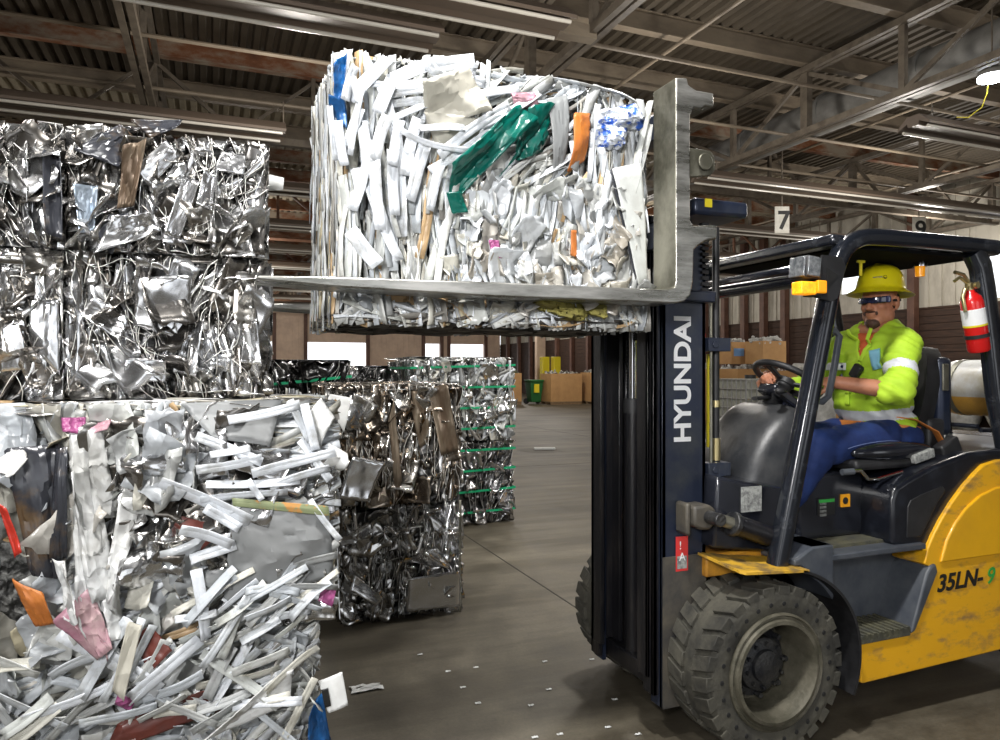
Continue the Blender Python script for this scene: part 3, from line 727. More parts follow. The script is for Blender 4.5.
text_mesh('label_lines','\n'.join(['IIIIIIIII']*4),.018,'decal_grey',fk,(2.64,2.571,.975),(1,0,0),(0,0,1),extrude=.0003)
MB().box((2.635,2.5705,.985),(2.73,2.5715,1.0)).build('green_stripe','decal_green',fk,smooth=False)
MB().box((2.775,2.572,.955),(2.83,2.579,1.015)).build('orange_label','decal_orange',fk,smooth=False)
MB().cyl((2.80,2.5715,.985),(2.80,2.571,.985),.017,n=16).build('label_symbol','decal_black',fk)
# ---- seat
st=MB().box((2.78,2.49,1.135),(3.42,3.01,1.185)).build('seat','black_matte',fk,bevel=.02,seg=3)
m=MB().ell((3.06,2.75,1.205),(.30,.255,.065),n=28); m.build('cushion','black_gloss',st,angle=80)
MB().ell((3.05,2.525,1.215),(.27,.05,.048),n=20).build('side_bolster','black_gloss',st,angle=80)
bk=[]
for z,x0,w in ((1.20,3.38,.22),(1.30,3.40,.25),(1.45,3.44,.26),(1.60,3.48,.25),(1.70,3.51,.22),(1.735,3.53,.16)):
    bk.append([(x0-.06+.02*abs(t)**2*-3,2.79+t*w*.85,z) for t in (-1,-.8,-.4,0,.4,.8,1)]+[(x0+.03,2.79+t*w*.8,z) for t in (1,.8,.4,0,-.4,-.8,-1)]+[(x0-.12,2.79-w*.85,z)])
MB().box((3.35,2.56,1.17),(3.47,3.02,1.36)).build('backrest_base','black_matte',st,bevel=.02,seg=3)
loft('backrest',bk,'black_matte',st,close=True)
MB().box((3.46,2.585,1.27),(3.56,2.665,1.675)).build('backrest_wing','mast',st,bevel=.03,seg=3)
MB().box((3.475,2.578,1.50),(3.52,2.59,1.64)).build('wing_plate','steel',st,bevel=.006)
MB().obox((3.40,2.50,1.21),(.13,.06,.10),Matrix.Rotation(radians(-25),3,'Y')).build('belt_retractor','black_matte',st,bevel=.012)
MB().obox((3.20,2.482,1.19),(.14,.03,.045),Matrix.Rotation(radians(-12),3,'Y')).build('buckle_cover','decal_grey',st,bevel=.006)
MB().tube([(2.72,2.50,1.135),(2.80,2.485,1.14),(2.84,2.48,1.10),(2.90,2.48,1.095),(3.06,2.48,1.12)],.009).build('adjust_lever','chrome',st)
MB().tube([(2.70,2.50,1.135),(2.76,2.49,1.137)],.015).build('lever_grip','grey_plastic',st)
# rear support rails for the tank
m=MB().cyl((3.64,2.50,1.30),(4.30,2.50,1.28),.012).cyl((3.62,2.50,1.32),(3.62,3.1,1.32),.012).box((4.18,2.62,1.20),(4.42,3.18,1.225))
m.tube([(4.16,2.72,1.22),(4.12,2.72,1.42)],.02).tube([(4.16,3.05,1.22),(4.12,3.05,1.42)],.02)
m.build('tank_bracket','black_gloss',fk)
MB().box((3.62,3.33,1.168),(4.5,3.42,1.20)).build('side_frame_top','yellow',fk,bevel=.008)
# ---- mast
Zt=2.25
def rail(name,x0,x1,yo,yi,z0,z1,matn,fl=.045,th=.018,inner=1):
    s=1 if yi>yo else -1; m=MB()
    m.box((x0,min(yo,yo+s*th),z0),(x1,max(yo,yo+s*th),z1))
    for xa,xb in ((x0,x0+.022),(x1-.022,x1)):
        m.box((xa,min(yo,yi),z0),(xb,max(yo,yi),z1))
    return m.build(name,matn,fk,bevel=.003,seg=1)
for yo,s in ((2.615,1),(3.205,-1)):
    rail('outer_mast_rail',1.795,2.025,yo,yo+s*.085,.150 if s==1 else .17,1.86+.3,'mast')
    rail('middle_mast_rail',1.765,1.94,yo+s*.022,yo+s*.10,.20,Zt,'mast_black')
    rail('inner_mast_rail',1.755,1.88,yo+s*.050,yo+s*.135,.27,Zt+.03,'mast_black')
# dusty lower part of the near outer rail: the same steel, scuffed plate welded on
MB().box((1.798,2.609,.150),(2.022,2.615,.80)).build('scuff_plate','mast_low',fk,smooth=False)
for z in (.30,1.0,1.75,Zt-.03):
    MB().box((1.93,2.66,z),(1.99,mir(2.66),z+.08)).build('mast_cross_member','mast_black',fk,bevel=.006)
MB().box((1.84,2.62,.17),(2.0,mir(2.62),.26)).build('mast_foot','mast_black',fk,bevel=.01)
for y in (2.80,mir(2.80)):
    cy=MB().cyl((1.885,y,.22),(1.885,y,1.45),.036).build('lift_cylinder','mast_black',fk)
    MB().cyl((1.885,y,1.45),(1.885,y,2.24),.021).build('piston_rod','chrome',cy)
    MB().cyl((1.885,y,1.40),(1.885,y,1.47),.045).build('gland','black_matte',cy)
# lift chains
for y in (2.735,mir(2.735)):
    m=MB()
    for k in range(46): m.box((1.90,y-.012,1.2+k*.022),(1.925,y+.012,1.216+k*.022))
    m.build('lift_chain','mast_black',fk,smooth=False)
# right hand side of near rail: bright rod, hose poles with clamps
m=MB().cyl((2.065,2.63,.95),(2.065,2.63,1.95),.007); m.build('guide_rod','steel',fk)
MB().cyl((2.115,2.66,.92),(2.115,2.66,2.25),.016).build('hose_pipe','black_matte',fk)
MB().cyl((2.115,2.66,1.20),(2.115,2.66,1.30),.020).cyl((2.115,2.66,1.44),(2.115,2.66,1.47),.019).build('hose_fitting','brass',fk)
MB().cyl((2.15,2.74,1.25),(2.15,2.74,1.68),.020).build('yellow_hose','yellow_hose',fk)
for z in (1.13,1.23): pass
for z in (1.165,1.72): MB().box((2.03,2.60,z-.03),(2.15,2.67,z+.03)).cyl((2.065,2.595,z),(2.065,2.60,z),.018,n=6).build('pipe_clamp','mast',fk,bevel=.006)
m=MB()
for k in range(14): m.box((1.995,2.60,1.90+k*.026),(2.03,2.625,1.915+k*.026))
m.build('hose_chain','black_matte',fk,smooth=False)
MB().box((1.88,2.50,2.265),(2.165,2.72,2.335)).build('mast_head_block','mast',fk,bevel=.018,seg=3)
MB().box((1.93,2.495,2.295),(1.965,2.4995,2.33)).build('yellow_sticker','bollard',fk,smooth=False)
MB().box((1.86,2.56,1.90),(2.04,2.62,1.95)).build('mast_bracket','mast',fk,bevel=.008)
text_mesh('maker_lettering','HYUNDAI',.118,'white',fk,(1.94,2.613,1.29),(0,0,1),(-1,0,0),extrude=.0012,bold=.0035,xs=1.05)
# red caution sticker
MB().box((1.862,2.6075,.735),(1.925,2.6085,.885)).build('caution_sticker','decal_red',fk,smooth=False)
MB().box((1.868,2.6068,.745),(1.919,2.6078,.80)).build('sticker_panel','decal_grey',fk,smooth=False)
text_mesh('sticker_text','!\nA',.05,'white',fk,(1.878,2.6065,.83),(1,0,0),(0,0,1),extrude=.0003)
# tilt cylinder and its bracket
MB().prism([(1.885,1.03),(1.965,1.035),(2.0,1.01),(2.0,.95),(1.965,.925),(1.92,.93),(1.885,.95)],2.51,2.612).build('tilt_bracket','mast_low',fk,bevel=.012)
MB().prism([(1.86,1.04),(1.885,1.045),(1.885,.90),(1.86,.91)],2.53,2.612).build('tilt_bracket','mast_low',fk,bevel=.01)
MB().cyl((1.960,2.43,.983),(1.960,2.62,.983),.028).build('pivot_pin','hub',fk,bevel=.004)
tc_=MB().cyl((2.05,2.475,.955),(2.25,2.475,.885),.044,n=28).build('tilt_cylinder','mast_black',fk,bevel=.006)
MB().cyl((1.96,2.475,.985),(2.06,2.475,.952),.026).build('piston_rod','steel',tc_)
MB().cyl((2.045,2.475,.957),(2.07,2.475,.948),.052,n=28).build('gland','hub',tc_,bevel=.005)
# ---- forks and carriage
fprof=[(1.66,2.735),(1.712,2.742),(1.720,2.715),(1.755,2.70),(1.80,2.70),(1.838,2.70),(1.84,2.645),(1.80,2.645),(1.782,2.63),(1.745,2.63),(1.728,2.60),
       (1.728,2.19),(1.745,2.168),(1.80,2.175),(1.855,2.178),(1.856,2.125),(1.815,2.12),(1.775,2.10),(1.745,2.075),(1.742,1.95),(1.73,1.90),(1.70,1.872),(1.66,1.864),
       (.9,1.862),(.35,1.872),(.135,1.884),(.125,1.892),(.135,1.898),(.35,1.905),(.9,1.912),(1.62,1.915),(1.655,1.925),(1.66,1.945)]
for y0 in (2.325,mir(2.325)-.155):
    f_=MB().prism(fprof,y0,y0+.155).build('fork','steel_bright' if False else 'steel',fk,bevel=.006,seg=2)
    me=f_.data; me.materials.append(M['steel_bright'])
    for p in me.polygons:
        if p.center.x<1.6 : p.material_index=1
    MB().prism([(1.728,2.475),(1.83,2.475),(1.852,2.45),(1.855,2.40),(1.83,2.375),(1.728,2.36)],y0+.01,y0+.03).cyl((1.80,y0+.005,2.425),(1.80,y0-.004,2.425),.034,n=24).build('fork_lock','steel',f_,bevel=.004)
for z,h in ((2.58,.10),(2.12,.09)):
    MB().prism([(1.735,z),(1.80,z),(1.80,z+h+.03),(1.765,z+h+.03),(1.735,z+h)],2.49,mir(2.49)).build('carriage_bar','mast',fk,bevel=.004)
for y in (2.74,2.98): MB().box((1.74,y,2.10),(1.80,y+.06,2.70)).build('carriage_upright','mast_black',fk,bevel=.004)
# model number on the side
text_mesh('model_number','35LN-',.115,'decal_black',fk,(3.165,2.3825,.562),(1,0,0.012),(.25,0,1),extrude=.001,bold=.0032,xs=1.06)
text_mesh('model_number','9',.115,'decal_green',fk,(3.507,2.3815,.562),(1,0,0.012),(.25,0,1),extrude=.001,bold=.0015,xs=1.0)
# ---- fire extinguisher
a=Vector((3.545,2.44,1.70)); b=Vector((3.475,2.44,2.0))
fe=thing('fire_extinguisher',a,'red fire extinguisher with white label strapped to the rear roof pillar','fire extinguisher')
d=(b-a).normalized()
MB().lathe([(0,-.005),(.045,0),(.052,.012),(.052,.25),(.045,.275),(.025,.295),(.018,.31),(0,.31)],a,d,n=32).build('cylinder','red',fe)
MB().lathe([(.0525,.135),(.0535,.136),(.0535,.215),(.0525,.216)],a,d,n=32).build('label','white',fe)
MB().lathe([(.0527,.128),(.0537,.129),(.0537,.138),(.0527,.139)],a,d,n=32).build('label_edge','bollard',fe)
MB().cyl(a+d*.305,a+d*.345,.018).tube([a+d*.34,a+d*.36+Vector((-.06,0,.01)),a+d*.35+Vector((-.10,0,.0))],.008).tube([a+d*.35,a+d*.375+Vector((-.03,0,.01)),a+d*.385+Vector((-.09,0,.01))],.009).cyl(a+d*.33+Vector((0,-.03,0)),a+d*.33+Vector((0,-.045,0)),.016).build('valve','brass',fe)
MB().tube([a+d*.33,a+d*.31+Vector((-.05,-.01,0)),a+d*.27+Vector((-.075,-.01,0)),a+d*.20+Vector((-.07,-.01,0))],.009).build('hose','brass',fe)
MB().lathe([(.054,.07),(.056,.071),(.056,.088),(.054,.089)],a,d,n=24).box((3.58,2.43,1.74),(3.60,2.45,1.78)).build('strap','black_matte',fe)
# ---- gas tank
gt=thing('gas_tank',(4.30,2.9,1.3),'pale gas tank with worn yellow underside lying behind the operator seat','gas tank')
c0=Vector((4.30,3.20,1.50))
MB().lathe([(0,-.0),(.09,.012),(.14,.045),(.165,.10),(.168,.14),(.168,.22),(.168,.30),(.168,.38),(.168,.44),(.168,.50),(.165,.54),(.14,.595),(.09,.62),(0,.63)],c0,(0,-1,0),n=40).build('cylinder',['tank','tank_low'],gt)
for p_ in gt.children[0].data.polygons:
    if p_.center.z+.02*noise.noise(p_.center*9)<1.455: p_.material_index=1
for y in (2.70,3.02):
    MB().lathe([(.169,0),(.172,0),(.172,.035),(.169,.035)],(4.30,y,1.50),(0,1,0),n=40).build('strap','steel',gt)
MB().lathe([(.10,0),(.15,0),(.155,.005),(.155,.10),(.145,.10),(.145,.01),(.10,.01)],(4.30,2.60,1.50),(0,-1,0),n=32).build('collar','black_matte',gt)
MB().cyl((4.30,2.585,1.50),(4.30,2.50,1.50),.03).build('valve','brass',gt)
# ================================================================ SCRAP BALES
M['vinyl']=mat('scrap_vinyl',(1,1,1),.42,base2=(.62,.60,.55),scale=16,contrast=(.48,.70),tint=True,bump=.3,bscale=30,third=(.35,.33,.29))
M['foil']=mat('scrap_aluminium',(1,1,1),.24,metal=.95,base2=(.70,.68,.64),scale=6,tint=True,bump=.25,bscale=9,crinkle=.35,cscale=9)
M['sheetmetal']=mat('scrap_sheet_metal',(1,1,1),.20,metal=.97,base2=(.72,.70,.66),scale=4,tint=True,bump=.12,bscale=5,crinkle=.12,cscale=5,rough2=.32)
M['foil_edge']=mat('sheared_aluminium_edge',(.80,.79,.75),.4,metal=.6,tint=False)
M['film']=mat('crumpled_film',(1,1,1),.3,tint=True,crinkle=.9,cscale=13,bump=.4,bscale=22,coat=.3,base2=(.75,.74,.72),scale=7)
M['core_w']=mat('compressed_plastic_core',(.20,.20,.19),.6,base2=(.02,.02,.019),scale=22,contrast=(.42,.56),bump=1,bscale=26,crinkle=1,cscale=24)  # dark tones put the shade of crevices between pieces into the colour
M['core_m']=mat('compressed_metal_core',(.14,.14,.14),.35,metal=.8,base2=(.015,.015,.015),scale=16,contrast=(.42,.6),bump=1,bscale=18,crinkle=1,cscale=14)  # dark tones paint in the shade of cavities between sheets
M['hang_film']=mat('white_hanging_film',(.66,.67,.67),.4,base2=(.50,.50,.48),scale=8,crinkle=.7,cscale=13,bump=.4,bscale=22)
M['strap']=mat('green_strap',(.005,.30,.13),.35)
M['tarp_green']=mat('green_tarp',(.0,.115,.085),.3,base2=(.0,.07,.055),scale=8,crinkle=.7,cscale=12,coat=.2)
M['orange_sheet']=mat('orange_sheet',(.52,.17,.03),.45,base2=(.35,.11,.03),scale=9,crinkle=.3,cscale=10)
M['grey_sheet']=mat('grey_painted_sheet',(.20,.208,.21),.38,base2=(.24,.245,.245),scale=4,bump=.15,bscale=7,contrast=(.4,.66),third=(.15,.14,.12))
M['tan_sheet']=mat('beige_sheet',(.50,.48,.41),.5,base2=(.36,.34,.29),scale=7,contrast=(.5,.66),third=(.16,.15,.14),crinkle=.5,cscale=9)
M['pale_sheet']=mat('pale_grey_sheet',(.58,.60,.58),.4,base2=(.47,.48,.46),scale=12,bump=.1)
M['blue_tarp']=mat('blue_tarp',(.01,.11,.33),.35,base2=(.01,.06,.18),scale=9,crinkle=.5,cscale=14)
M['blue_bag']=mat('blue_white_bag',(.60,.64,.70),.4,base2=(.03,.12,.55),scale=14,contrast=(.5,.56),crinkle=.8,cscale=18)
M['mauve']=mat('mauve_film',(.40,.17,.24),.35,base2=(.52,.38,.38),scale=6,crinkle=.7,cscale=12)
M['magenta']=mat('magenta_film',(.30,.07,.19),.35,crinkle=.8,cscale=20)
M['red_strip']=mat('red_plastic',(.50,.035,.02),.3,crinkle=.2)
M['maroon']=mat('maroon_sheet',(.14,.035,.025),.35,base2=(.08,.03,.025),scale=7,crinkle=.3,cscale=9)
M['char']=mat('dark_grey_sheet',(.035,.037,.045),.25,base2=(.10,.065,.035),scale=3.5,contrast=(.56,.66),crinkle=.4,cscale=7,coat=.3)
M['moss']=mat('yellow_green_foam',(.32,.29,.07),.8,base2=(.20,.17,.05),scale=14,bump=.6,bscale=40)
M['brown_sheet']=mat('brown_coated_sheet',(.13,.09,.06),.35,metal=.4,base2=(.22,.18,.13),scale=5,stretch=(3,3,.4))
M['silver_sheet']=mat('smooth_aluminium_sheet',(.66,.67,.69),.2,metal=.95,base2=(.56,.56,.56),scale=5,bump=.12,bscale=5)
M['white_sheet']=mat('white_painted_sheet',(.78,.79,.78),.4,base2=(.68,.68,.66),scale=9)

WT=[(.58,.61,.64),(.52,.55,.58),(.60,.61,.59),(.44,.47,.50),(.54,.53,.47),(.66,.69,.73),(.52,.54,.52),(.42,.43,.42),(.34,.35,.35)]
ODD=[(.48,.43,.30),(.35,.34,.30),(.22,.21,.19),(.52,.50,.46),(.44,.30,.16),(.30,.32,.34)]
def ribbon(r,c,U,V,N,ang,L,w,tilt,bend=.0,th=.002,n=6,twist=0.,buckle=0.,prof=0.):
    """bent strip; returns verts, faces. c centre, U/V face axes, N outward"""
    d=U*cos(ang)+V*sin(ang); p=N.cross(d)
    pts=[];cr=[]
    for i in range(n+1):
        t=i/n-.5
        off=p*(bend*(t*t*4-1)*.5*L)+N*(buckle*sin(t*7+ang*3))
        pts.append(c+d*t*L+off)
        a=tilt+twist*t
        cr.append(p*cos(a)+N*sin(a))
    vs=[];m=3 if prof else 2
    for q,x in zip(pts,cr):
        vs.append(q-x*w/2)
        if prof: vs.append(q+x.cross(d)*prof)
        vs.append(q+x*w/2)
    fs=[(i*m+k,(i+1)*m+k,(i+1)*m+k+1,i*m+k+1) for i in range(n) for k in range(m-1)]
    return vs,fs
def crumple(r,c,U,V,N,ang,a,b,nx=7,ny=7,amp=.03,tiltu=0.,tiltv=0.,folds=4,ragged=.12,curl=0.):
    d=U*cos(ang)+V*sin(ang); p=N.cross(d)
    n2=(N+d*tiltu+p*tiltv).normalized(); d2=(d-n2*d.dot(n2)).normalized(); p2=n2.cross(d2)
    F=[(r.uniform(0,2*pi),r.uniform(-.35,.35),r.uniform(.4,1)*r.choice((-1,1))) for _ in range(folds)]
    vs=[]
    for i in range(nx+1):
        for j in range(ny+1):
            s=i/nx-.5; t=j/ny-.5
            e=1+ragged*r.uniform(-1,1) if i in(0,nx) or j in(0,ny) else 1
            h=0
            for an,of,k in F: h+=k*abs(s*cos(an)+t*sin(an)-of)
            h=h*amp*2+curl*(s*s+t*t)*2
            vs.append(c+d2*s*a*e+p2*t*b*e+n2*(h+r.uniform(-1,1)*amp*.12))
    fs=[(i*(ny+1)+j,(i+1)*(ny+1)+j,(i+1)*(ny+1)+j+1,i*(ny+1)+j+1) for i in range(nx) for j in range(ny)]
    return vs,fs
def meander(r,c,U,V,N,ang,L,dep,wob=.03,n=14,loops=0,lean=.3):
    """sheet seen edge-on: a wandering line in the face extruded into the bale"""
    d=U*cos(ang)+V*sin(ang); p=N.cross(d); vs=[]
    ph=r.uniform(0,6); f1=r.uniform(3,8); f2=r.uniform(8,17); le=r.uniform(-lean,lean); le2=r.uniform(-lean,lean)
    for i in range(n+1):
        t=i/n-.5
        o=wob*(sin(f1*t+ph)+.4*sin(f2*t+ph*2))
        q=c+d*(t*L+ (wob*.8*sin(f2*.7*t+ph) if loops else 0))+p*o
        vs.append(q+N*r.uniform(.0,.012)); vs.append(q-N*dep+p*dep*(le+le2*t)+d*dep*.1)
    fs=[(2*i,2*i+2,2*i+3,2*i+1) for i in range(n)]
    return vs,fs
class Bale:
    def __init__(s,name,loc,size,label,cat,group=None,seed=1,core='core_w',corner=None,rough=.03,inset=.035):
        s.r=random.Random(seed); s.x0,s.y0,s.z0=loc; s.sx,s.sy,s.sz=size
        s.o=thing(name,(s.x0+s.sx/2,s.y0+s.sy/2,s.z0),label,cat,group); s.warp=corner or (lambda p:p)
        # core
        m=MB(); i=inset; n=14
        a=(s.x0+i,s.y0+i,s.z0+.004); b=(s.x0+s.sx-i,s.y0+s.sy-i,s.z0+s.sz-i)
        for ax in range(3):
            for side in (0,1):
                o=len(m.v); vs=[]
                for u in range(n+1):
                    for v in range(n+1):
                        p=[0,0,0]; p[ax]=b[ax] if side else a[ax]; e,f=[k for k in range(3) if k!=ax]
                        p[e]=a[e]+(b[e]-a[e])*u/n; p[f]=a[f]+(b[f]-a[f])*v/n
                        q=Vector(p); k=Vector((noise.noise(q*4+Vector((seed,0,0))),noise.noise(q*4+Vector((0,seed,9))),noise.noise(q*4+Vector((5,5,seed)))))*rough*1.2
                        if p[2]<=a[2]+.001: k.z=0
                        vs.append(s.warp(q+k))
                m.add(vs,[(u*(n+1)+v,(u+1)*(n+1)+v,(u+1)*(n+1)+v+1,u*(n+1)+v+1) for u in range(n) for v in range(n)])
        m.build('compressed_core',core,s.o,angle=30)
        s.pieces=[]   # (area, visible, matkey, verts, faces, tint, name)
    def face(s,k):
        X,Y,Z=Vector((1,0,0)),Vector((0,1,0)),Vector((0,0,1))
        O=Vector((s.x0,s.y0,s.z0))
        return {'front':(O,X,Z,-Y,s.sx,s.sz),'left':(O+Y*s.sy,-Y,Z,-X,s.sy,s.sz),'right':(O+X*s.sx,Y,Z,X,s.sy,s.sz),
                'top':(O+Z*s.sz,X,Y,Z,s.sx,s.sy),'back':(O+X*s.sx+Y*s.sy,-X,Z,Y,s.sx,s.sz),'bottom':(O+Y*s.sy,X,-Y,-Z,s.sx,s.sy)}[k]
    def put(s,vs,fs,matk,tint,name,pri):
        vs=[s.warp(v) for v in vs]
        lo=s.z0+.002
        mg=s.margin; vs=[Vector((min(max(v.x,s.x0-mg),s.x0+s.sx+mg),max(v.y,s.y0-.09),min(v.z,s.z0+s.sz+s.topm))) for v in vs]
        vs=[Vector((v.x,v.y,max(v.z,lo))) if s.ground else v for v in vs]
        s.pieces.append((pri,matk,vs,fs,tint,name))
    ground=True; margin=.012; topm=.012
    def strips(s,face,n,flow,L=(.12,.4),w=(.015,.045),pri=1,tints=WT,odd=.14,out=.01,region=(0,0,1,1),tilt=1.0,matk='vinyl',name='plastic_strip',prof=.3,bend=.12,ystd=.22):
        O,U,V,N,W,H=s.face(face); r=s.r
        for _ in range(n):
            u=r.uniform(region[0],region[2]); v=r.uniform(region[1],region[3])
            a=flow(u,v)+r.gauss(0,ystd); l=r.uniform(*L); ww=r.uniform(*w)
            # keep ends inside the face
            hu=abs(cos(a))*l/2/W; hv=abs(sin(a))*l/2/H
            u=min(max(u,hu*.9),1-hu*.9) if hu<.5 else .5; v=min(max(v,hv*.9),1-hv*.9) if hv<.5 else .5
            c=O+U*u*W+V*v*H+N*(out+r.uniform(-.03,.012))
            vs,fs=ribbon(r,c,U,V,N,a,l,ww,r.uniform(-tilt,tilt),bend=r.gauss(0,bend),twist=r.uniform(-.9,.9),buckle=r.uniform(0,.008),prof=ww*prof*r.uniform(-.5,1) if prof else 0)
            t=Vector(r.choice(ODD) if r.random()<odd else r.choice(tints))*r.uniform(.9,1.0)
            s.put(vs,fs,matk,tuple(t),name,pri*l*ww*r.uniform(.8,1))
    def sheets(s,face,n,size=(.08,.2),amp=.02,flow=None,region=(0,0,1,1),matk='foil',tints=None,pri=1,out=0.,tilt=.6,name='crumpled_sheet',aspect=(.4,1.),folds=4):
        O,U,V,N,W,H=s.face(face); r=s.r; tints=tints or MT
        for _ in range(n):
            u=r.uniform(region[0]+.02,region[2]-.02); v=r.uniform(region[1]+.03,region[3]-.03); A=r.uniform(*size); B=A*r.uniform(*aspect)
            u=min(max(u,B*.45/W),1-B*.45/W); v=min(max(v,A*.45/H),1-A*.45/H)
            c=O+U*u*W+V*v*H+N*(out+r.uniform(-.03,.01)); a=(flow(u,v) if flow else pi/2)+r.gauss(0,.35)
            vs,fs=crumple(r,c,U,V,N,a,A,B,6,5,amp*r.uniform(.5,1.3),r.uniform(-tilt,tilt),r.uniform(-tilt,tilt),folds)
            s.put(vs,fs,matk,tuple(Vector(r.choice(tints))*r.uniform(.85,1)),name,pri*A*B)
    def edges(s,face,n,flow,L=(.15,.45),dep=(.05,.12),wob=(.008,.03),region=(0,0,1,1),tints=None,pri=1,out=.0,name='folded_sheet',matk='foil',ystd=.12):
        O,U,V,N,W,H=s.face(face); r=s.r; tints=tints or MT
        for _ in range(n):
            u=r.uniform(region[0],region[2]); v=r.uniform(region[1],region[3]); a=flow(u,v)+r.gauss(0,ystd); l=r.uniform(*L)
            hu=abs(cos(a))*l/2/W; hv=abs(sin(a))*l/2/H
            u=min(max(u,hu*.95+.01),.99-hu*.95) if hu<.5 else .5; v=min(max(v,hv*.95+.01),.99-hv*.95) if hv<.5 else .5
            c=O+U*u*W+V*v*H+N*(out+r.uniform(-.02,.014))
            vs,fs=meander(r,c,U,V,N,a,l,r.uniform(*dep),r.uniform(*wob),loops=r.random()<.3)
            s.put(vs,fs,matk+'*',tuple(Vector(r.choice(tints))*r.uniform(.8,1)),name,pri*l*.05)
    def special(s,name,matk,corners,label=None,amp=.012,folds=3,out=0.0,nx=12,ny=12,th=.003,ragged=.03,seed=0,curl=0.,conv=None):
        """a notable sheet: four world corners, creased"""
        r=random.Random(seed+len(name)); A,B,C,D=[Vector(c) for c in corners]
        Nn=(B-A).cross(D-A).normalized()
        if Nn.y>0: Nn=-Nn
        F=[(r.uniform(0,2*pi),r.uniform(-.35,.35),r.uniform(.4,1)*r.choice((-1,1))) for _ in range(folds)]
        vs=[]
        for i in range(nx+1):
            for j in range(ny+1):
                a=i/nx; b=j/ny
                ja=a+(r.uniform(-1,1)*ragged if j in (0,ny) or 0<i<nx else 0); jb=b+(r.uniform(-1,1)*ragged if i in (0,nx) or 0<j<ny else 0)
                p=(A*(1-ja)+B*ja)*(1-jb)+(D*(1-ja)+C*ja)*jb
                h=sum(k*abs((a-.5)*cos(an)+(b-.5)*sin(an)-of) for an,of,k in F)*amp*2+curl*((a-.5)**2)*4
                h+=min(amp,.02)*.6*(noise.noise(p*9+Vector((seed,0,0)))+.5*abs(noise.noise(p*23+Vector((0,seed,0)))))
                vs.append(p+Nn*(h+out+r.uniform(-1,1)*amp*.12))
        o=MB().add(vs,[(i*(ny+1)+j,(i+1)*(ny+1)+j,(i+1)*(ny+1)+j+1,i*(ny+1)+j+1) for i in range(nx) for j in range(ny)]).build(name,matk,s.o,solid=th,angle=25)
        if label: o['label']=label
        return o
    def finish(s,keep=80,th=.0022):
        s.pieces.sort(key=lambda q:-q[0])
        for pri,mk,vs,fs,t,nm in s.pieces[:keep]:
            e=mk.endswith('*'); mk=mk.rstrip('*')
            o=MB().add(vs,fs,0,t).build(nm,[mk,'foil_edge'] if e else mk,s.o,solid=th if not e else .0022,angle=28,tint=True,recalc=False)
            if e: o.modifiers['solid'].material_offset_rim=1
        rest={}
        for q in s.pieces[keep:]: rest.setdefault(q[1],[]).append(q)
        for mk,l in rest.items():
            m=MB(); e=mk.endswith('*')
            for q in l: m.add(q[2],q[3],0,q[4])
            o=m.build('scrap_filling',[mk.rstrip('*'),'foil_edge'] if e else mk,s.o,solid=th if not e else .0022,angle=28,tint=True,recalc=False); tag(o,kind='stuff')
            if e: o.modifiers['solid'].material_offset_rim=1
MT=[(.72,.73,.75),(.60,.60,.61),(.50,.49,.47),(.78,.79,.81),(.34,.32,.30),(.24,.23,.22)]
def dirn(a): return lambda u,v: radians(a)

# ---------------------------------------------------------------- 1. bale on the forks
YB=2.50
def wl(p):
    # left end leans, top is slightly crowned, bottom sags
    f=(p.x-.39)/1.25
    k=max(0,min(1,(p.y-YB)/.75))
    return Vector((p.x-(1-max(0,min(1,f)))*.0, p.y, p.z+ (.05*sin(pi*max(0,min(1,f)))*(1 if p.z>2.2 else 0)) - .0))
B=Bale('scrap_bale',(.395,YB,1.775),(1.245,.62,.90),'white plastic scrap bale with green and orange sheets lifted high on the forks','bale',seed=11,corner=wl,core='core_w'); B.ground=False; B.topm=.07; B.margin=.012
def flow1(u,v):
    if u<.42: return radians(96-22*v*(1 if u>.2 else .2))
    if u<.74: return radians(100-62*max(0,min(1,(v-.30)/.3)))
    return radians(94+ (8 if v<.4 else -6))
B.strips('front',520,flow1,L=(.06,.22),w=(.010,.028),pri=.3,odd=.24,out=-.01)
B.strips('front',360,flow1,L=(.12,.34),w=(.014,.034),pri=.8,odd=.10,out=.005,ystd=.16)
B.strips('front',70,flow1,L=(.25,.45),w=(.022,.045),pri=1.5,odd=.10,out=.016,region=(0,.3,.42,1),ystd=.13,bend=.08)
B.strips('front',34,dirn(82),L=(.25,.42),w=(.018,.034),pri=1.3,odd=.1,out=.014,region=(.76,.35,.98,.92),ystd=.08,bend=.04)
B.strips('front',150,dirn(8),L=(.06,.22),w=(.012,.035),pri=.4,odd=.35,out=-.005,region=(0,0,1,.10),ystd=.5)
B.sheets('front',170,size=(.06,.15),amp=.025,matk='film',tints=WT+[(.50,.47,.40),(.42,.40,.36),(.36,.33,.28)],flow=flow1,out=.006,pri=.9,region=(.3,.08,.98,.62),name='crumpled_film')
B.sheets('front',40,size=(.06,.13),amp=.02,matk='film',tints=WT+ODD,out=.0,region=(.0,.02,1,.16),name='crumpled_film')
B.strips('left',260,dirn(88),L=(.15,.5),w=(.008,.02),pri=.2,odd=.4,out=.0,ystd=.06,bend=.03)
B.strips('right',120,dirn(88),L=(.1,.3),w=(.012,.03),pri=.2,odd=.2)
B.strips('back',160,dirn(80),L=(.1,.3),w=(.012,.03),pri=.1,odd=.2)
UNDER_SHADE=[(.07,.06,.05),(.11,.10,.085),(.05,.045,.04),(.16,.14,.12)]  # dark tints paint the shade under the lifted bale
B.strips('bottom',520,dirn(4),L=(.12,.45),w=(.010,.026),pri=.25,odd=0,tints=UNDER_SHADE,out=-.004,ystd=.12,tilt=.6,bend=.04)
B.strips('top',260,dirn(15),L=(.12,.4),w=(.018,.04),pri=.6,odd=.1,out=.01,ystd=.7)
F=lambda px,py,dy=0.: at(px,py,YB-.02-dy)
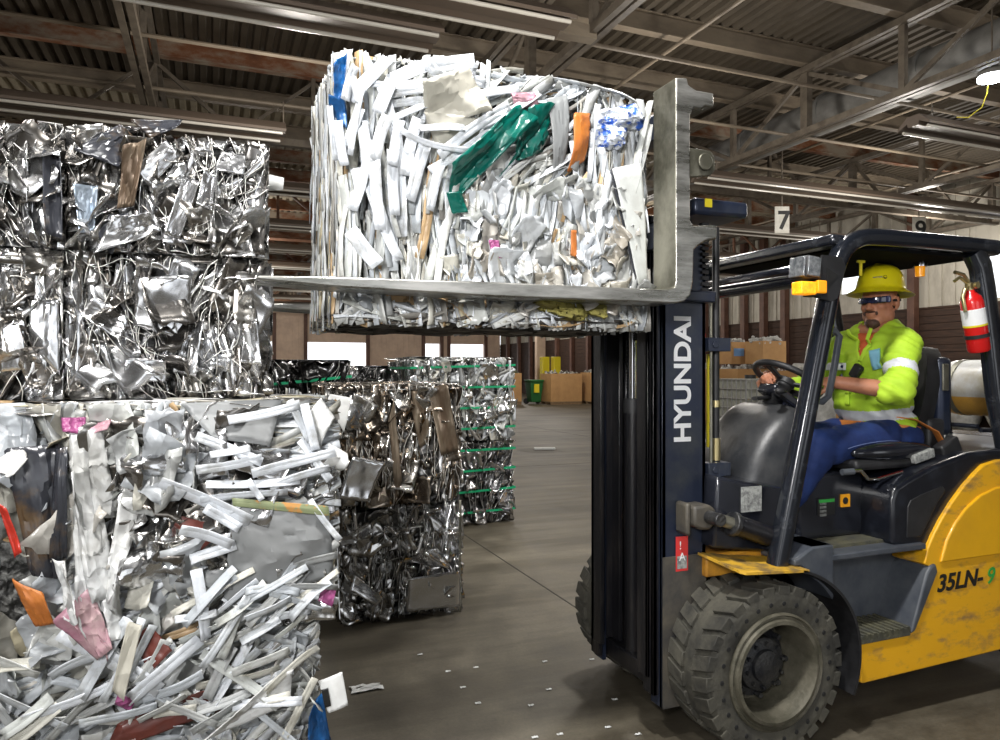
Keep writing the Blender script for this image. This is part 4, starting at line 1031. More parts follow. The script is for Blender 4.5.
# large readable pieces
B.special('green_sheet','tarp_green',[F(452,205,.02),F(449,165,.03),F(518,103,.05),F(535,120,.05)],'crumpled dark green plastic sheet',amp=.025,folds=5,ragged=.05)
B.special('green_sheet','tarp_green',[F(497,175,.02),F(520,150,.03),F(528,108,.05),F(556,104,.03)],'crumpled dark green plastic sheet',amp=.02,folds=5,seed=3,ragged=.05)
B.special('green_sheet','tarp_green',[F(520,160,.03),F(528,118,.04),F(556,108,.03),F(548,150,.02)],'crumpled dark green plastic sheet',amp=.02,folds=5,seed=13,ragged=.08)
B.special('green_sheet','tarp_green',[F(446,192,.03),F(460,192,.03),F(468,212,.02),F(452,214,.02)],amp=.01,seed=5)
B.special('orange_sheet','orange_sheet',[F(571,172,.02),F(576,112,.05),F(594,112,.04),F(588,160,.02)],'rusty orange sheet',amp=.01,folds=3,curl=-.02)
B.special('orange_sheet','orange_sheet',[F(571,255,.02),F(571,230,.02),F(577,230,.02),F(577,257,.02)],amp=.004)
B.special('grey_sheet','grey_sheet',[F(556,190,.0),F(551,98,.05),F(572,93,.05),F(566,170,.01)],'bent grey metal sheet',amp=.01,curl=-.03)
B.special('pale_sheet','pale_sheet',[F(641,290,.02),F(613,168,.04),F(643,162,.02),F(648,286,.0)],'pale grey folded panel',amp=.006,folds=2,nx=10,ny=10,ragged=.01)
B.special('dark_sheet','char',[F(638,290,.01),F(610,170,.035),F(614,166,.03),F(642,290,.01)],amp=.003)
B.special('beige_sheet','tan_sheet',[F(432,125,.04),F(418,86,.05),F(470,66,.07),F(490,112,.05)],'creased beige sheet',amp=.03,folds=5,ragged=.03)
B.special('beige_sheet','tan_sheet',[F(425,112,.05),F(440,150,.03),F(478,150,.03),F(488,118,.05)],'creased beige sheet',amp=.02,folds=4,seed=8)
B.special('blue_tarp','blue_tarp',[F(337,112,.0),F(338,62,.03),F(349,52,.03),F(343,98,.02)],'torn blue tarp',amp=.015,folds=5,ragged=.08)
B.special('blue_tarp','blue_tarp',[F(327,125,.0),F(330,95,.03),F(345,100,.03),F(348,128,.02)],'torn blue tarp',amp=.015,folds=5,seed=2)
B.special('blue_white_bag','blue_bag',[F(603,130,.03),F(600,108,.04),F(640,102,.05),F(644,128,.03)],'crumpled blue and white bag',amp=.04,folds=6,ragged=.08,nx=12,ny=12)
B.special('blue_white_bag','blue_bag',[F(598,150,.02),F(600,122,.05),F(630,128,.05),F(622,150,.02)],'crumpled white bag',amp=.03,folds=6,ragged=.08)
B.special('magenta_film','magenta',[F(492,258,.02),F(488,240,.02),F(500,240,.03),F(503,258,.02)],amp=.01)
B.special('mauve_film','mauve',[F(515,105,.04),F(512,93,.05),F(536,92,.05),F(540,108,.04)],amp=.015)
for i,(a,b,c,d) in enumerate((((534,308),(536,298),(570,300),(572,318)),((560,318),(562,300),(592,303),(590,322)),((585,312),(590,304),(610,303),(602,316)))):
    B.special('yellow_foam','moss',[F(*a,.02),F(*b,.03),F(*c,.03),F(*d,.02)],'yellow green foam lump',amp=.03,folds=6,ragged=.08,th=.015,seed=i)
# top tangle of broad strips standing out of the bale
def strip_px(B,p,q,w,dy=.04,tint=(.62,.65,.69),Y=None,bend=.05,name='plastic_strip',matk='vinyl',label=None,tilt=.4,seed=0,ddy=0.):
    r=random.Random(int(p[0]*7+q[1]+seed)); Y=Y if Y is not None else YB-.02
    a=at(p[0],p[1],Y-dy); b=at(q[0],q[1],Y-dy-ddy); d=b-a; L=d.length; d.normalize(); N=Vector((0,-1,0))
    vs,fs=ribbon(r,(a+b)/2,Vector((1,0,0)),Vector((0,0,1)),N,atan2(d.z,d.x),L,w,r.uniform(-tilt,tilt),bend=r.gauss(0,bend),twist=r.uniform(-.5,.5),prof=w*.18,n=8,buckle=.004)
    o=MB().add(vs,fs,0,tint).build(name,matk,B.o,solid=.003,angle=28,tint=True,recalc=False)
    if label: o['label']=label
    return o
for p,q,w in [((345,100),(356,66),.03),((349,98),(388,58),.045),((352,76),(360,102),.03),((390,80),(436,62),.05),((430,66),(476,60),.055),((425,62),(447,80),.04),((440,70),(486,84),.035),
    ((380,96),(432,88),.028),((385,104),(434,100),.028),((378,90),(428,80),.02),((352,84),(392,86),.02),((392,118),(436,100),.022),((385,90),(398,128),.03),((378,112),(392,80),.045),
    ((362,120),(368,165),.04),((345,150),(360,108),.035),((350,155),(362,88),.02),((375,160),(388,115),.04),((392,165),(400,120),.035),((330,105),(336,160),.02),((338,120),(345,165),.03),
    ((405,175),(418,118),.04),((380,230),(374,160),.04),((395,215),(392,150),.04),((410,200),(425,145),.045),((430,210),(440,165),.035),((352,210),(372,140),.035),((420,128),(465,128),.025),
    ((370,180),(400,260),.05),((350,230),(378,265),.05),((400,130),(470,150),.02),((466,130),(540,92),.03),((440,155),(510,105),.035),((430,170),(500,122),.03),((455,100),(520,88),.03),((470,95),(478,62),.012)]:
    strip_px(B,p,q,w,dy=random.uniform(.03,.07))
B.finish(62)

# ---------------------------------------------------------------- 2. big mixed bales nearest the camera
YS=2.50
def flow2(u,v):
    if u>.60 and v>.45: return radians(8+25*(u-.6))
    return radians(100) if u<.62 else radians(-20)
NBU=Bale('scrap_bale',(-1.0,YS,.752),(1.395,1.75,.745),'big mixed scrap bale of white strips, silver foil and grey sheet under the silver bales','bale',seed=21,core='core_w')
for rg,fl,n in (((.66,.50,.99,.98),dirn(12),200),((.40,0.,.99,.5),dirn(35),200),((.40,.4,.66,1),dirn(90),120)):
    NBU.strips('front',n,fl,L=(.08,.30),w=(.014,.034),pri=.8,odd=.16,out=.0,region=rg,ystd=.35)
NBU.strips('front',60,dirn(10),L=(.2,.40),w=(.022,.036),pri=1.6,odd=.04,out=.02,region=(.68,.55,.98,.95),ystd=.22)
NBU.sheets('front',120,size=(.08,.20),amp=.03,matk='film',tints=WT+[(.5,.48,.44)],region=(.36,0,.72,1),out=.0,name='crumpled_film')
NBU.sheets('front',90,size=(.08,.22),amp=.035,matk='foil',region=(.50,.30,.85,.95),out=.008,pri=1.2,name='crumpled_foil')
NBU.sheets('front',40,size=(.05,.14),amp=.03,matk='foil',region=(.85,.0,1,.8),out=.008,pri=1.2,name='crumpled_foil')
NBU.sheets('front',60,size=(.1,.2),amp=.03,matk='film',tints=WT+ODD,region=(0,0,.45,1),out=-.01,name='crumpled_film')
NBU.strips('right',160,dirn(80),L=(.1,.3),w=(.014,.03),pri=.3); NBU.strips('left',140,dirn(80),L=(.1,.3),w=(.014,.03),pri=.1)
NBU.strips('top',150,dirn(3),L=(.2,.6),w=(.012,.03),pri=.3,odd=.75,tints=MT,out=-.004,ystd=.2,tilt=.2,region=(0,0,1,.45)); NBU.sheets('top',60,size=(.15,.4),amp=.012,region=(0,0,1,.5),tints=[(.5,.48,.44),(.3,.28,.25),(.6,.6,.6)],out=-.012,tilt=.05)
G=lambda px,py,dy=0.: at(px,py,YS-.02-dy)
S=NBU.special
S('grey_sheet','grey_sheet',[G(232,500,.06),G(224,616,.09),G(336,578,.07),G(330,512,.05)],'large dented grey sheet with an olive top edge',amp=.034,folds=6,nx=18,ny=18,ragged=.015)
S('olive_edge',mat('olive_edge',(.20,.23,.12),.5,base2=(.45,.22,.06),scale=18,contrast=(.55,.6)),[G(233,506,.075),G(232,498,.072),G(328,506,.062),G(330,516,.064)],'olive and orange painted edge',amp=.004,ragged=.01)
S('grey_sheet','grey_sheet',[G(195,572,.05),G(193,586,.06),G(232,590,.06),G(232,568,.06)],amp=.006,seed=2)
S('grey_sheet','grey_sheet',[G(180,402,.0),G(282,400,.0),G(270,446,.05),G(214,440,.05)],'grey sheet bent over the top edge',amp=.012,folds=2,seed=4)
S('dark_sheet','char',[G(5,448,.03),G(58,444,.03),G(62,580,.03),G(30,575,.04)],'dark grey sheet with brown stain',amp=.03,folds=4,nx=12,ny=12)
S('dark_sheet','char',[G(55,450,.05),G(68,446,.05),G(66,560,.05),G(48,560,.05)],amp=.015,seed=2)
S('red_strip','red_strip',[G(-4,500,.06),G(8,508,.07),G(23,552,.07),G(16,556,.06)],'bright red plastic strip',amp=.008)
S('orange_sheet','orange_sheet',[G(10,580,.07),G(44,592,.08),G(52,626,.08),G(34,628,.07)],'orange plastic sheet',amp=.012,folds=3)
S('mauve_film','mauve',[G(52,620,.09),G(88,590,.11),G(112,650,.10),G(96,660,.08)],'mauve pink film',amp=.02,folds=5,ragged=.06)
S('mauve_film','mauve',[G(90,590,.08),G(96,618,.10),G(116,660,.10),G(108,630,.09)],amp=.012,folds=4,seed=3)
S('mauve_film','magenta',[G(62,418,.03),G(84,416,.04),G(82,434,.05),G(64,432,.04)],'mauve pink film',amp=.012,folds=4,seed=5)
S('mauve_film','mauve',[G(86,436,.05),G(108,430,.05),G(110,418,.03),G(92,424,.04)],amp=.01,folds=4,seed=6)
S('magenta_film','magenta',[G(248,520,.04),G(252,512,.05),G(290,510,.05),G(286,518,.05)],amp=.01,seed=2)
S('magenta_film','magenta',[G(318,600,.05),G(322,588,.06),G(336,592,.06),G(332,606,.05)],amp=.01,seed=3)
S('maroon_sheet','maroon',[G(172,528,.04),G(180,516,.05),G(226,530,.05),G(200,552,.05)],'dark maroon sheet',amp=.015,folds=4)
S('maroon_sheet','maroon',[G(130,640,.05),G(150,625,.05),G(172,650,.06),G(150,672,.05)],amp=.012,folds=4,seed=2)
S('tan_strip','tan_sheet',[G(112,690,.10),G(128,620,.10),G(142,626,.10),G(124,700,.10)],'dirty tan strip',amp=.01)
S('silver_sheet','silver_sheet',[G(108,480,.06),G(112,446,.06),G(178,446,.07),G(186,476,.07)],'smooth bent silver sheet',amp=.02,folds=4,curl=-.04,seed=1)
S('silver_sheet','silver_sheet',[G(112,600,.06),G(120,560,.08),G(176,545,.08),G(172,590,.06)],'smooth bent silver sheet',amp=.03,folds=5,curl=-.04,seed=4)
S('white_curved_sheet','white_sheet',[G(300,425,.02),G(318,400,.06),G(332,420,.05),G(318,450,.03)],amp=.008,curl=-.03)
S('white_curved_sheet','white_sheet',[G(322,470,.05),G(332,446,.06),G(350,456,.04),G(345,474,.03)],amp=.008,curl=-.03,seed=2)
for k,(p,q,w) in enumerate([((76,432),(88,560),.05),((70,470),(95,640),.06),((92,430),(100,520),.05),((86,500),(104,600),.05),((98,560),(112,640),.055),((0,463),(18,462),.03),((110,600),(125,500),.03),((66,560),(78,620),.05)]):
    NBU.special('white_film','hang_film',[G(p[0]-8,p[1],.05),G(p[0]+9,p[1],.06),G(q[0]+10,q[1],.08),G(q[0]-9,q[1],.07)],'crumpled white film hanging in folds' if k==0 else None,amp=.03,folds=6,ragged=.08,nx=5,ny=12,seed=k)
for k,(p,q,w) in enumerate([((228,420),(300,404),.028),((196,436),(262,462),.03),((160,482),(250,522),.045),((196,470),(262,458),.028),((206,484),(300,480),.026),((200,500),(288,492),.024),((252,474),(336,452),.03),
   ((270,488),(330,468),.024),((290,400),(310,440),.025),((304,404),(316,450),.03),((205,508),(240,528),.03),((180,530),(232,545),.035),((248,480),(262,500),.02),((300,440),(330,480),.028),((210,455),(250,448),.022),
   ((222,515),(245,500),.02),((190,560),(236,545),.032),((196,570),(206,640),.035),((60,632),(160,690),.045),((130,700),(200,640),.04),((310,500),(340,540),.02)]):
    strip_px(NBU,p,q,w,dy=.08+random.uniform(0,.03),Y=YS,tilt=.5)
for k in range(60):
    r=NBU.r; x=r.uniform(190,325); y=r.uniform(578,640)-(x-250)*.25; a=radians(r.gauss(28,22)); l=r.uniform(20,52)
    strip_px(NBU,(x-l*cos(a),min(y+l*sin(a),668)),(min(x+l*cos(a),338),y-l*sin(a)),r.uniform(.018,.030),dy=.05+r.uniform(0,.06),Y=YS,tilt=.8,tint=r.choice(WT)) if k<38 else None
NBU.finish(30)
NBL=Bale('scrap_bale',(-1.0,YS+.02,.002),(1.33,1.72,.735),'white strip scrap bale on the floor at the bottom of the nearest stack','bale',seed=31,core='core_w')
NBL.strips('front',240,dirn(30),L=(.1,.35),w=(.015,.036),pri=.8,odd=.1,out=.0,region=(.3,.3,1,1),ystd=.6)
NBL.strips('front',70,dirn(35),L=(.2,.42),w=(.022,.04),pri=1.6,odd=.05,out=.02,region=(.32,.45,1,1),ystd=.45)
NBL.sheets('front',130,size=(.08,.2),amp=.03,matk='film',tints=WT+[(.5,.48,.44)],region=(.3,.3,1,1),out=.0,name='crumpled_film')
NBL.strips('front',120,dirn(60),L=(.1,.35),w=(.02,.04),pri=.3,odd=.2,out=.0,region=(0,0,1,.5),ystd=.6)
NBL.strips('right',120,dirn(80),L=(.1,.3),w=(.014,.03),pri=.3); NBL.strips('left',120,dirn(80),L=(.1,.3),w=(.014,.03),pri=.1)
L2=lambda px,py,dy=0.: at(px,py,YS-dy)
NBL.special('maroon_sheet','maroon',[L2(105,748,.04),L2(120,718,.05),L2(205,690,.06),L2(222,712,.05)],'dark red curved sheet',amp=.015,folds=3,seed=9)
NBL.special('grey_film','hang_film',[L2(200,735,.06),L2(235,705,.07),L2(292,668,.07),L2(290,700,.05)],'long brownish grey crumpled film',amp=.02,folds=5)
NBL.special('blue_film','blue_tarp',[L2(306,745,.0),L2(308,712,.02),L2(322,690,.02),L2(330,738,.0)],'blue torn film',amp=.015,folds=5)
NBL.special('magenta_film','magenta',[L2(114,706,.08),L2(118,694,.09),L2(136,700,.09),L2(130,712,.08)],amp=.01)
NBL.special('white_card','white_sheet',[L2(318,682,.03),L2(342,672,.05),L2(348,706,.05),L2(328,714,.04)],'white torn card with black print',amp=.006,folds=2)
NBL.special('printed_patch','decal_black',[L2(321,690,.045),L2(328,688,.048),L2(331,706,.05),L2(325,708,.046)],amp=.001,th=.001)
for k in range(52):
    r=NBL.r; x=r.uniform(0,300); y=r.uniform(650,738); a=radians(r.choice((28,-30,60,15))+r.gauss(0,12)); l=r.uniform(18,48)
    strip_px(NBL,(x-l*cos(a),y+l*sin(a)),(x+l*cos(a),y-l*sin(a)),r.uniform(.020,.036),dy=.05+r.uniform(0,.04),Y=YS,tilt=.6,tint=r.choice(WT))
NBL.finish(30)

# ---------------------------------------------------------------- 3. four silver bales on top
YA=2.82
def silver(x0,x1,z0,z1,label,seed,pieces,vert=90):
    b=Bale('aluminium_bale',(x0,YA,z0),(x1-x0,.44,z1-z0),label,'bale','silver sheet metal bales stacked on the big scrap bale',seed=seed,core='core_m',inset=.03)
    fl=lambda u,v: radians(vert+18*sin(u*7+seed)+14*sin(v*5+seed*2))
    b.sheets('front',60,size=(.06,.16),amp=.03,out=-.016,pri=.6,aspect=(.3,.8),tilt=.9,folds=5,matk='sheetmetal')
    b.sheets('front',46,size=(.12,.26),amp=.04,out=-.004,pri=1.3,aspect=(.25,.6),tilt=.9,folds=3,matk='sheetmetal',flow=fl)
    b.edges('front',38,fl,matk='sheetmetal',L=(.14,.42),dep=(.03,.08),wob=(.006,.03),out=.006,pri=1.6,ystd=.25)
    b.edges('front',12,lambda u,v: radians(0 if v<.12 or v>.9 else 60),L=(.1,.35),dep=(.04,.10),out=.002,pri=.6)
    b.strips('front',90,fl,L=(.08,.30),w=(.02,.055),matk='sheetmetal',tints=MT,odd=0,out=-.005,pri=1,prof=.5,name='sheet_metal_strip',tilt=1.1)
    for fc in ('left','right'):
        b.sheets(fc,26,size=(.08,.2),amp=.03,out=-.01,pri=.2); b.edges(fc,50,dirn(90),L=(.1,.4),out=.0,pri=.3)
    b.edges('top',26,dirn(0),L=(.15,.5),dep=(.02,.05),out=.004,pri=.4,ystd=.9); b.sheets('top',30,size=(.1,.25),amp=.03,out=-.01,pri=.5,tilt=.3)
    for nm,mk,cs,lab,amp in pieces: b.special(nm,mk,[at(c[0],c[1],YA-.03-(c[2] if len(c)>2 else 0)) for c in cs],lab,amp=amp,folds=4,ragged=.03,seed=int(cs[0][0]))
    b.finish(52); return b
silver(-1.02,-.475,2.016,2.43,'upper silver aluminium bale at the photo edge, left of the other top bale',41,
  [('silver_sheet','silver_sheet',[(12,232),(22,176),(52,182),(44,250)],None,.02),('dark_sheet','char',[(45,152),(62,158),(64,240),(48,236)],None,.015),('silver_sheet','silver_sheet',[(14,130),(26,128),(30,176),(18,180)],None,.015)])
silver(-.450,.185,2.016,2.44,'upper silver aluminium bale with dark folded sheets, above the square bright plate',42,
  [('silver_sheet','silver_sheet',[(130,170),(166,140),(180,156),(150,186)],'flat silver plate with punched hole',.008),('silver_sheet','silver_sheet',[(160,186),(176,158),(188,166),(176,194)],None,.008),
   ('silver_sheet','silver_sheet',[(164,235),(184,176),(200,182),(180,240)],None,.012),('blue_grey_sheet',mat('blue_grey_metal',(.34,.40,.47),.25,metal=.7),[(75,186),(98,186),(96,232),(80,234)],'bluish grey bent sheet',.015),
   ('dark_sheet','char',[(72,150),(120,124),(138,140),(118,168)],'dark folded sheet',.02),('dark_sheet','char',[(130,120),(182,118),(176,130),(150,138)],None,.012),('dark_sheet','char',[(98,236),(110,216),(130,214),(112,256)],None,.01),
   ('brown_sheet','brown_sheet',[(118,210),(124,150),(148,142),(134,206)],'brownish bent sheet',.03),('silver_sheet','silver_sheet',[(196,205),(204,172),(216,176),(212,214)],None,.01),('silver_sheet','silver_sheet',[(214,170),(222,150),(246,156),(244,176)],None,.01),('silver_sheet','silver_sheet',[(96,256),(112,218),(150,214),(160,232)],None,.02)])
silver(-1.02,-.480,1.503,2.002,'lower silver aluminium bale at the photo edge, with upright rectangular panels',43,
  [('silver_sheet','silver_sheet',[(30,340),(34,268),(52,270),(46,372)],'tall bent silver panel',.02),('silver_sheet','silver_sheet',[(0,372),(2,326),(24,318),(26,370)],'bright square panel',.004),('silver_sheet','silver_sheet',[(0,310),(0,266),(18,268),(14,300)],None,.015),('silver_sheet','silver_sheet',[(28,342),(30,300),(58,300),(60,376)],None,.012)])
silver(-.455,.20,1.503,2.002,'lower silver aluminium bale with a large bright square plate in its face',44,
  [('silver_sheet','silver_sheet',[(133,325),(136,278),(192,275),(188,342)],'large bright dented plate with punched holes',.010),('silver_sheet','silver_sheet',[(122,380),(126,358),(166,360),(166,382)],None,.01),('silver_sheet','silver_sheet',[(172,372),(184,340),(204,318),(196,376)],None,.012),
   ('silver_sheet','silver_sheet',[(62,378),(64,262),(82,262),(84,382)],'upright rolled sheet',.03),('silver_sheet','silver_sheet',[(82,316),(92,294),(128,318),(122,342)],None,.02),('silver_sheet','silver_sheet',[(98,346),(108,340),(122,384),(112,386)],None,.006),('silver_sheet','silver_sheet',[(240,362),(244,330),(256,318),(262,366)],None,.012)])
o=MB().add([at(258,172,YA+.1),at(284,178,YA+.1),at(283,190,YA+.1),at(258,191,YA+.1)],[(0,1,2,3)]).build('bent_white_flap','white_sheet',None,solid=.003); 
tag(o,'white metal flap sticking out from the right side of the upper silver bale','scrap')

# ---------------------------------------------------------------- 4. brown over silver stack behind
def edgy(b,n1,n2,tints,fl=dirn(88),pri=1,faces=('front',)):
    for fc in faces:
        b.edges(fc,n1,fl,L=(.15,.6),dep=(.05,.12),wob=(.006,.022),tints=tints,out=.0,pri=pri)
        b.sheets(fc,n2,size=(.08,.22),amp=.03,tints=tints,out=-.006,pri=pri*1.2,tilt=.9)
        b.strips(fc,n1//2,fl,L=(.1,.4),w=(.02,.06),matk='foil',tints=tints,odd=0,out=0,pri=pri,prof=.5,name='sheet_metal_strip',tilt=1.1)
BR=[(.36,.30,.24),(.22,.18,.14),(.62,.60,.57),(.44,.38,.32),(.14,.12,.10),(.72,.72,.72)]
b=Bale('scrap_bale',(.74,4.56,.735),(.80,1.3,.77),'brown and silver sheet metal bale on top, right behind the nearest stack','bale',seed=51,core='core_m')
edgy(b,80,90,BR); edgy(b,60,30,BR,faces=('left',),pri=.2); edgy(b,40,10,BR,faces=('right',),pri=.1)
b.strips('top',120,dirn(3),L=(.2,.7),w=(.01,.03),matk='foil',tints=BR,odd=0,out=-.002,ystd=.1,pri=.3,tilt=.2)
K=lambda px,py,dy=0.: at(px,py,4.53-dy)
b.special('brown_sheet','brown_sheet',[K(428,388),K(446,384,.02),K(458,450,.03),K(440,455)],'brown folded sheet',amp=.03,folds=4)
b.special('brown_sheet','brown_sheet',[K(408,390),K(424,388,.02),K(432,440,.03),K(420,450)],amp=.03,folds=4,seed=2)
b.special('brown_sheet','brown_sheet',[K(388,420),K(394,400,.02),K(402,480,.03),K(396,498)],amp=.02,folds=4,seed=3)
b.special('silver_sheet','silver_sheet',[K(340,400,.03),K(375,392,.02),K(372,425,.03),K(348,432,.05)],amp=.03,folds=4,seed=1)
b.special('punched_sheet','silver_sheet',[K(338,498,.05),K(352,456,.05),K(384,462,.03),K(368,502,.05)],'perforated silver sheet',amp=.01,seed=4)
b.special('white_sheet','white_sheet',[K(326,405,.05),K(330,394,.05),K(352,398,.05),K(344,432,.05)],'white sheet with brown scuff',amp=.01,seed=4)
b.finish(50)
b=Bale('scrap_bale',(.745,4.58,.002),(.81,1.28,.725),'silver foil and sheet bale on the floor beneath the brown one','bale',seed=52,core='core_m')
MB_=[(.80,.81,.83),(.70,.71,.72),(.60,.60,.60),(.42,.42,.42)]
edgy(b,60,130,MB_); edgy(b,60,30,MT,faces=('left',),pri=.2)
b.special('flat_panel','silver_sheet',[K(406,612,.03),K(408,578,.03),K(460,570,.01),K(460,606,.0)],'scratched flat silver panel',amp=.006,folds=2,seed=1)
b.special('silver_sheet','silver_sheet',[K(350,590,.05),K(355,575,.05),K(384,598,.04),K(376,606,.05)],amp=.006,seed=3)
b.special('upright_rod','steel',[K(459,612),K(459,500),K(461,500),K(461,612)],amp=.001)
b.finish(50)
# ---------------------------------------------------------------- 5. strapped bales farther back
def strapped(x0,y0,z0,sx,sy,sz,label,seed,grp=None,straps=4,tints=MT,keep=30,tilt=.04,white=False):
    b=Bale('strapped_bale',(x0,y0,z0),(sx,sy,sz),label,'bale',grp,seed=seed,core='core_m',inset=.03)
    edgy(b,40,100,tints,fl=lambda u,v: radians(85+25*sin(u*6+seed)))
    if white: b.sheets('front',90,size=(.06,.18),amp=.03,matk='film',tints=WT,out=.0,name='crumpled_film'); b.strips('front',120,dirn(80),L=(.08,.25),w=(.02,.04),ystd=.5)
    edgy(b,30,12,tints,faces=('left',),pri=.2); b.strips('top',60,dirn(5),L=(.2,.6),w=(.02,.04),matk='foil',tints=tints,odd=0,out=0,pri=.2); b.sheets('top',50,size=(.1,.3),amp=.05,pri=.3,tilt=.5,tints=tints)
    for k in range(straps):
        z=z0+sz*(k+.6)/straps; r=b.r; t=r.uniform(0,tilt)
        m=MB(); e=.012; pts=[(x0-e,y0-e,z-t),(x0+sx*.5,y0-e-.015,z),(x0+sx+e,y0-e,z+t),(x0+sx+e,y0+sy+e,z+t),(x0-e,y0+sy+e,z-t)]
        n=5
        vs=[Vector(p)+Vector((0,0,h)) for p in pts for h in (-.011,.011)]
        m.add(vs,[(2*i,(2*i+2)%10,(2*i+3)%10,2*i+1) for i in range(5)]); m.build('green_strap','strap',b.o,solid=.003,smooth=False,recalc=False)
    b.finish(keep); return b
strapped(1.86,7.05,.87,1.12,1.2,.86,'silver and white bale with green straps on top of the far stack',61,straps=4,tints=[(.85,.86,.87),(.78,.79,.8),(.66,.67,.68)],white=True)
strapped(1.90,7.05,.002,1.08,1.2,.86,'darker silver bale with green straps on the floor, bottom of the far stack',62,straps=4,tints=[(.35,.36,.38),(.5,.51,.53),(.7,.7,.72),(.2,.2,.21)])
DK=[(.08,.08,.085),(.15,.15,.15),(.3,.3,.31),(.05,.05,.05)]
strapped(.42,6.1,.88,.66,1.0,.80,'dark bale of black metal with a green strap, peeking over the brown bale',63,straps=2,tints=DK,keep=20,tilt=.08)
strapped(.40,6.1,.002,.70,1.0,.87,'dark metal bale on the floor under the black strapped one',64,straps=3,tints=DK,keep=10)
strapped(1.22,7.6,.82,.55,1.0,.82,'small dark silver bale between the black bale and the green strapped stack',65,straps=1,tints=DK+MT[:2],keep=15)
strapped(1.22,7.6,.002,.55,1.0,.81,'dark silver bale on the floor below the small dark one',66,straps=2,tints=DK,keep=6)
# ================================================================ OPERATOR
M['skin']=mat('skin',(.47,.20,.11),.5,base2=(.34,.135,.075),scale=12,bump=.05,bscale=60)
M['hivis']=mat('hi_vis_shirt',(.42,.63,.03),.75,base2=(.33,.53,.02),scale=5,bump=.7,bscale=11)
M['band']=mat('reflective_band',(.52,.53,.55),.35,base2=(.66,.68,.72),scale=9,bump=.2,bscale=25)
M['band_orange']=mat('orange_belt',(.60,.20,.04),.6)
M['trousers']=mat('blue_trousers',(.004,.016,.085),.8,base2=(.008,.030,.14),scale=6,bump=.5,bscale=16)
M['seam']=mat('trouser_seam',(.12,.16,.32),.8)
M['helmet']=mat('hard_hat_yellow',(.72,.62,.01),.3,coat=.3,bump=.02)
M['hair']=mat('black_hair',(.012,.009,.008),.6,bump=.4,bscale=90)
M['stubble']=mat('dark_beard',(.05,.026,.018),.7,base2=(.12,.055,.035),scale=40,bump=.3,bscale=120)
M['lens']=mat('dark_lens',(.012,.014,.035),.08,coat=.6,base2=(.05,.06,.16),scale=8)
M['tee']=mat('orange_undershirt',(.55,.10,.03),.8)
M['mask']=mat('face_mask',(.25,.55,.72),.7,crinkle=.2)
M['lip']=mat('lip',(.30,.10,.075),.5)
man=thing('person',(3.2,2.75,.815),'person in lime hi-vis shirt, yellow hard hat and blue trousers sitting and steering the forklift','person')
HC=Vector((3.205,2.73,1.955))
# head frame: f = facing, u = up, l = his left
hf=Vector((-.965,-.25,-.06)).normalized(); hu=(Vector((0.02,0,1))-hf*Vector((0.02,0,1)).dot(hf)).normalized(); hl=hu.cross(hf)
RH=Matrix(((hf.x,hl.x,hu.x),(hf.y,hl.y,hu.y),(hf.z,hl.z,hu.z)))
hp=lambda a,b,c: HC+(hf*a+hl*b+hu*c)*1.06
m=MB()
m.ell(hp(-.010,0,.030),(.098,.080,.098),RH,20)      # skull
m.ell(hp(.032,0,-.035),(.062,.066,.078),RH,18)      # face
m.ell(hp(.045,0,-.085),(.045,.048,.036),RH,16)      # chin / jaw
m.ell(hp(.01,.045,-.06),(.05,.028,.045),RH,14); m.ell(hp(.01,-.045,-.06),(.05,.028,.045),RH,14)  # jaw corners
m.ell(hp(.058,.036,-.022),(.03,.026,.024),RH,12); m.ell(hp(.058,-.036,-.022),(.03,.026,.024),RH,12)  # cheeks
m.ell(hp(.075,0,.018),(.022,.052,.012),RH,12)       # brow
m.cap(hp(.090,0,.005),hp(.108,0,-.026),.009,.014,12)   # nose
m.ell(hp(.100,.014,-.030),(.012,.009,.008),RH,10); m.ell(hp(.100,-.014,-.030),(.012,.009,.008),RH,10)
m.ell(hp(.088,0,-.052),(.014,.030,.007),RH,12); m.ell(hp(.086,0,-.064),(.014,.027,.008),RH,12)   # lips
m.ell(hp(.082,0,-.092),(.016,.02,.014),RH,12)
for s in (1,-1):
    m.ell(hp(-.012,s*.080,-.005),(.022,.010,.034),RH,12); m.ell(hp(-.006,s*.085,.012),(.018,.008,.014),RH,10); m.ell(hp(-.004,s*.079,-.034),(.010,.008,.010),RH,8)
NK=Vector((3.235,2.755,1.845))
m.cap(NK,hp(-.015,0,-.06),.066,.062,18)
m.cap(NK+Vector((0,0,-.04)),NK,.085,.066,18)
# trunk of the body under the clothes keeps it one continuous surface
P=dict(pel=Vector((3.27,2.755,1.27)),bel=Vector((3.215,2.755,1.40)),chs=Vector((3.23,2.755,1.60)),
       sl=Vector((3.195,2.585,1.735)),sr=Vector((3.195,2.935,1.735)),el=Vector((3.035,2.475,1.505)),er=Vector((2.97,3.02,1.49)),
       hl=Vector((2.805,2.655,1.55)),hr=Vector((2.72,3.00,1.575)),
       tl=Vector((3.25,2.655,1.255)),tr=Vector((3.25,2.865,1.255)),kl=Vector((2.665,2.60,1.245)),kr=Vector((2.70,2.90,1.235)),
       al=Vector((2.44,2.66,.90)),ar=Vector((2.47,2.88,.90)))
m.ell(P['chs'],(.11,.15,.16),None,16); m.ell(P['bel'],(.14,.15,.15),None,16); m.ell(P['pel'],(.13,.15,.10),None,16); m.cap(P['chs']+Vector((0,0,.10)),NK,.11,.07)
for s,e,h in (('sl','el','hl'),('sr','er','hr')):
    m.cap(P['chs']+Vector((0,0,.08)),P[s],.08,.062); m.cap(P[s],P[e],.052,.044); m.cap(P[e],P[h],.048,.031)
for a,b,c in (('tl','kl','al'),('tr','kr','ar')):
    m.cap(P[a],P[b],.08,.055); m.cap(P[b],P[c],.052,.035)
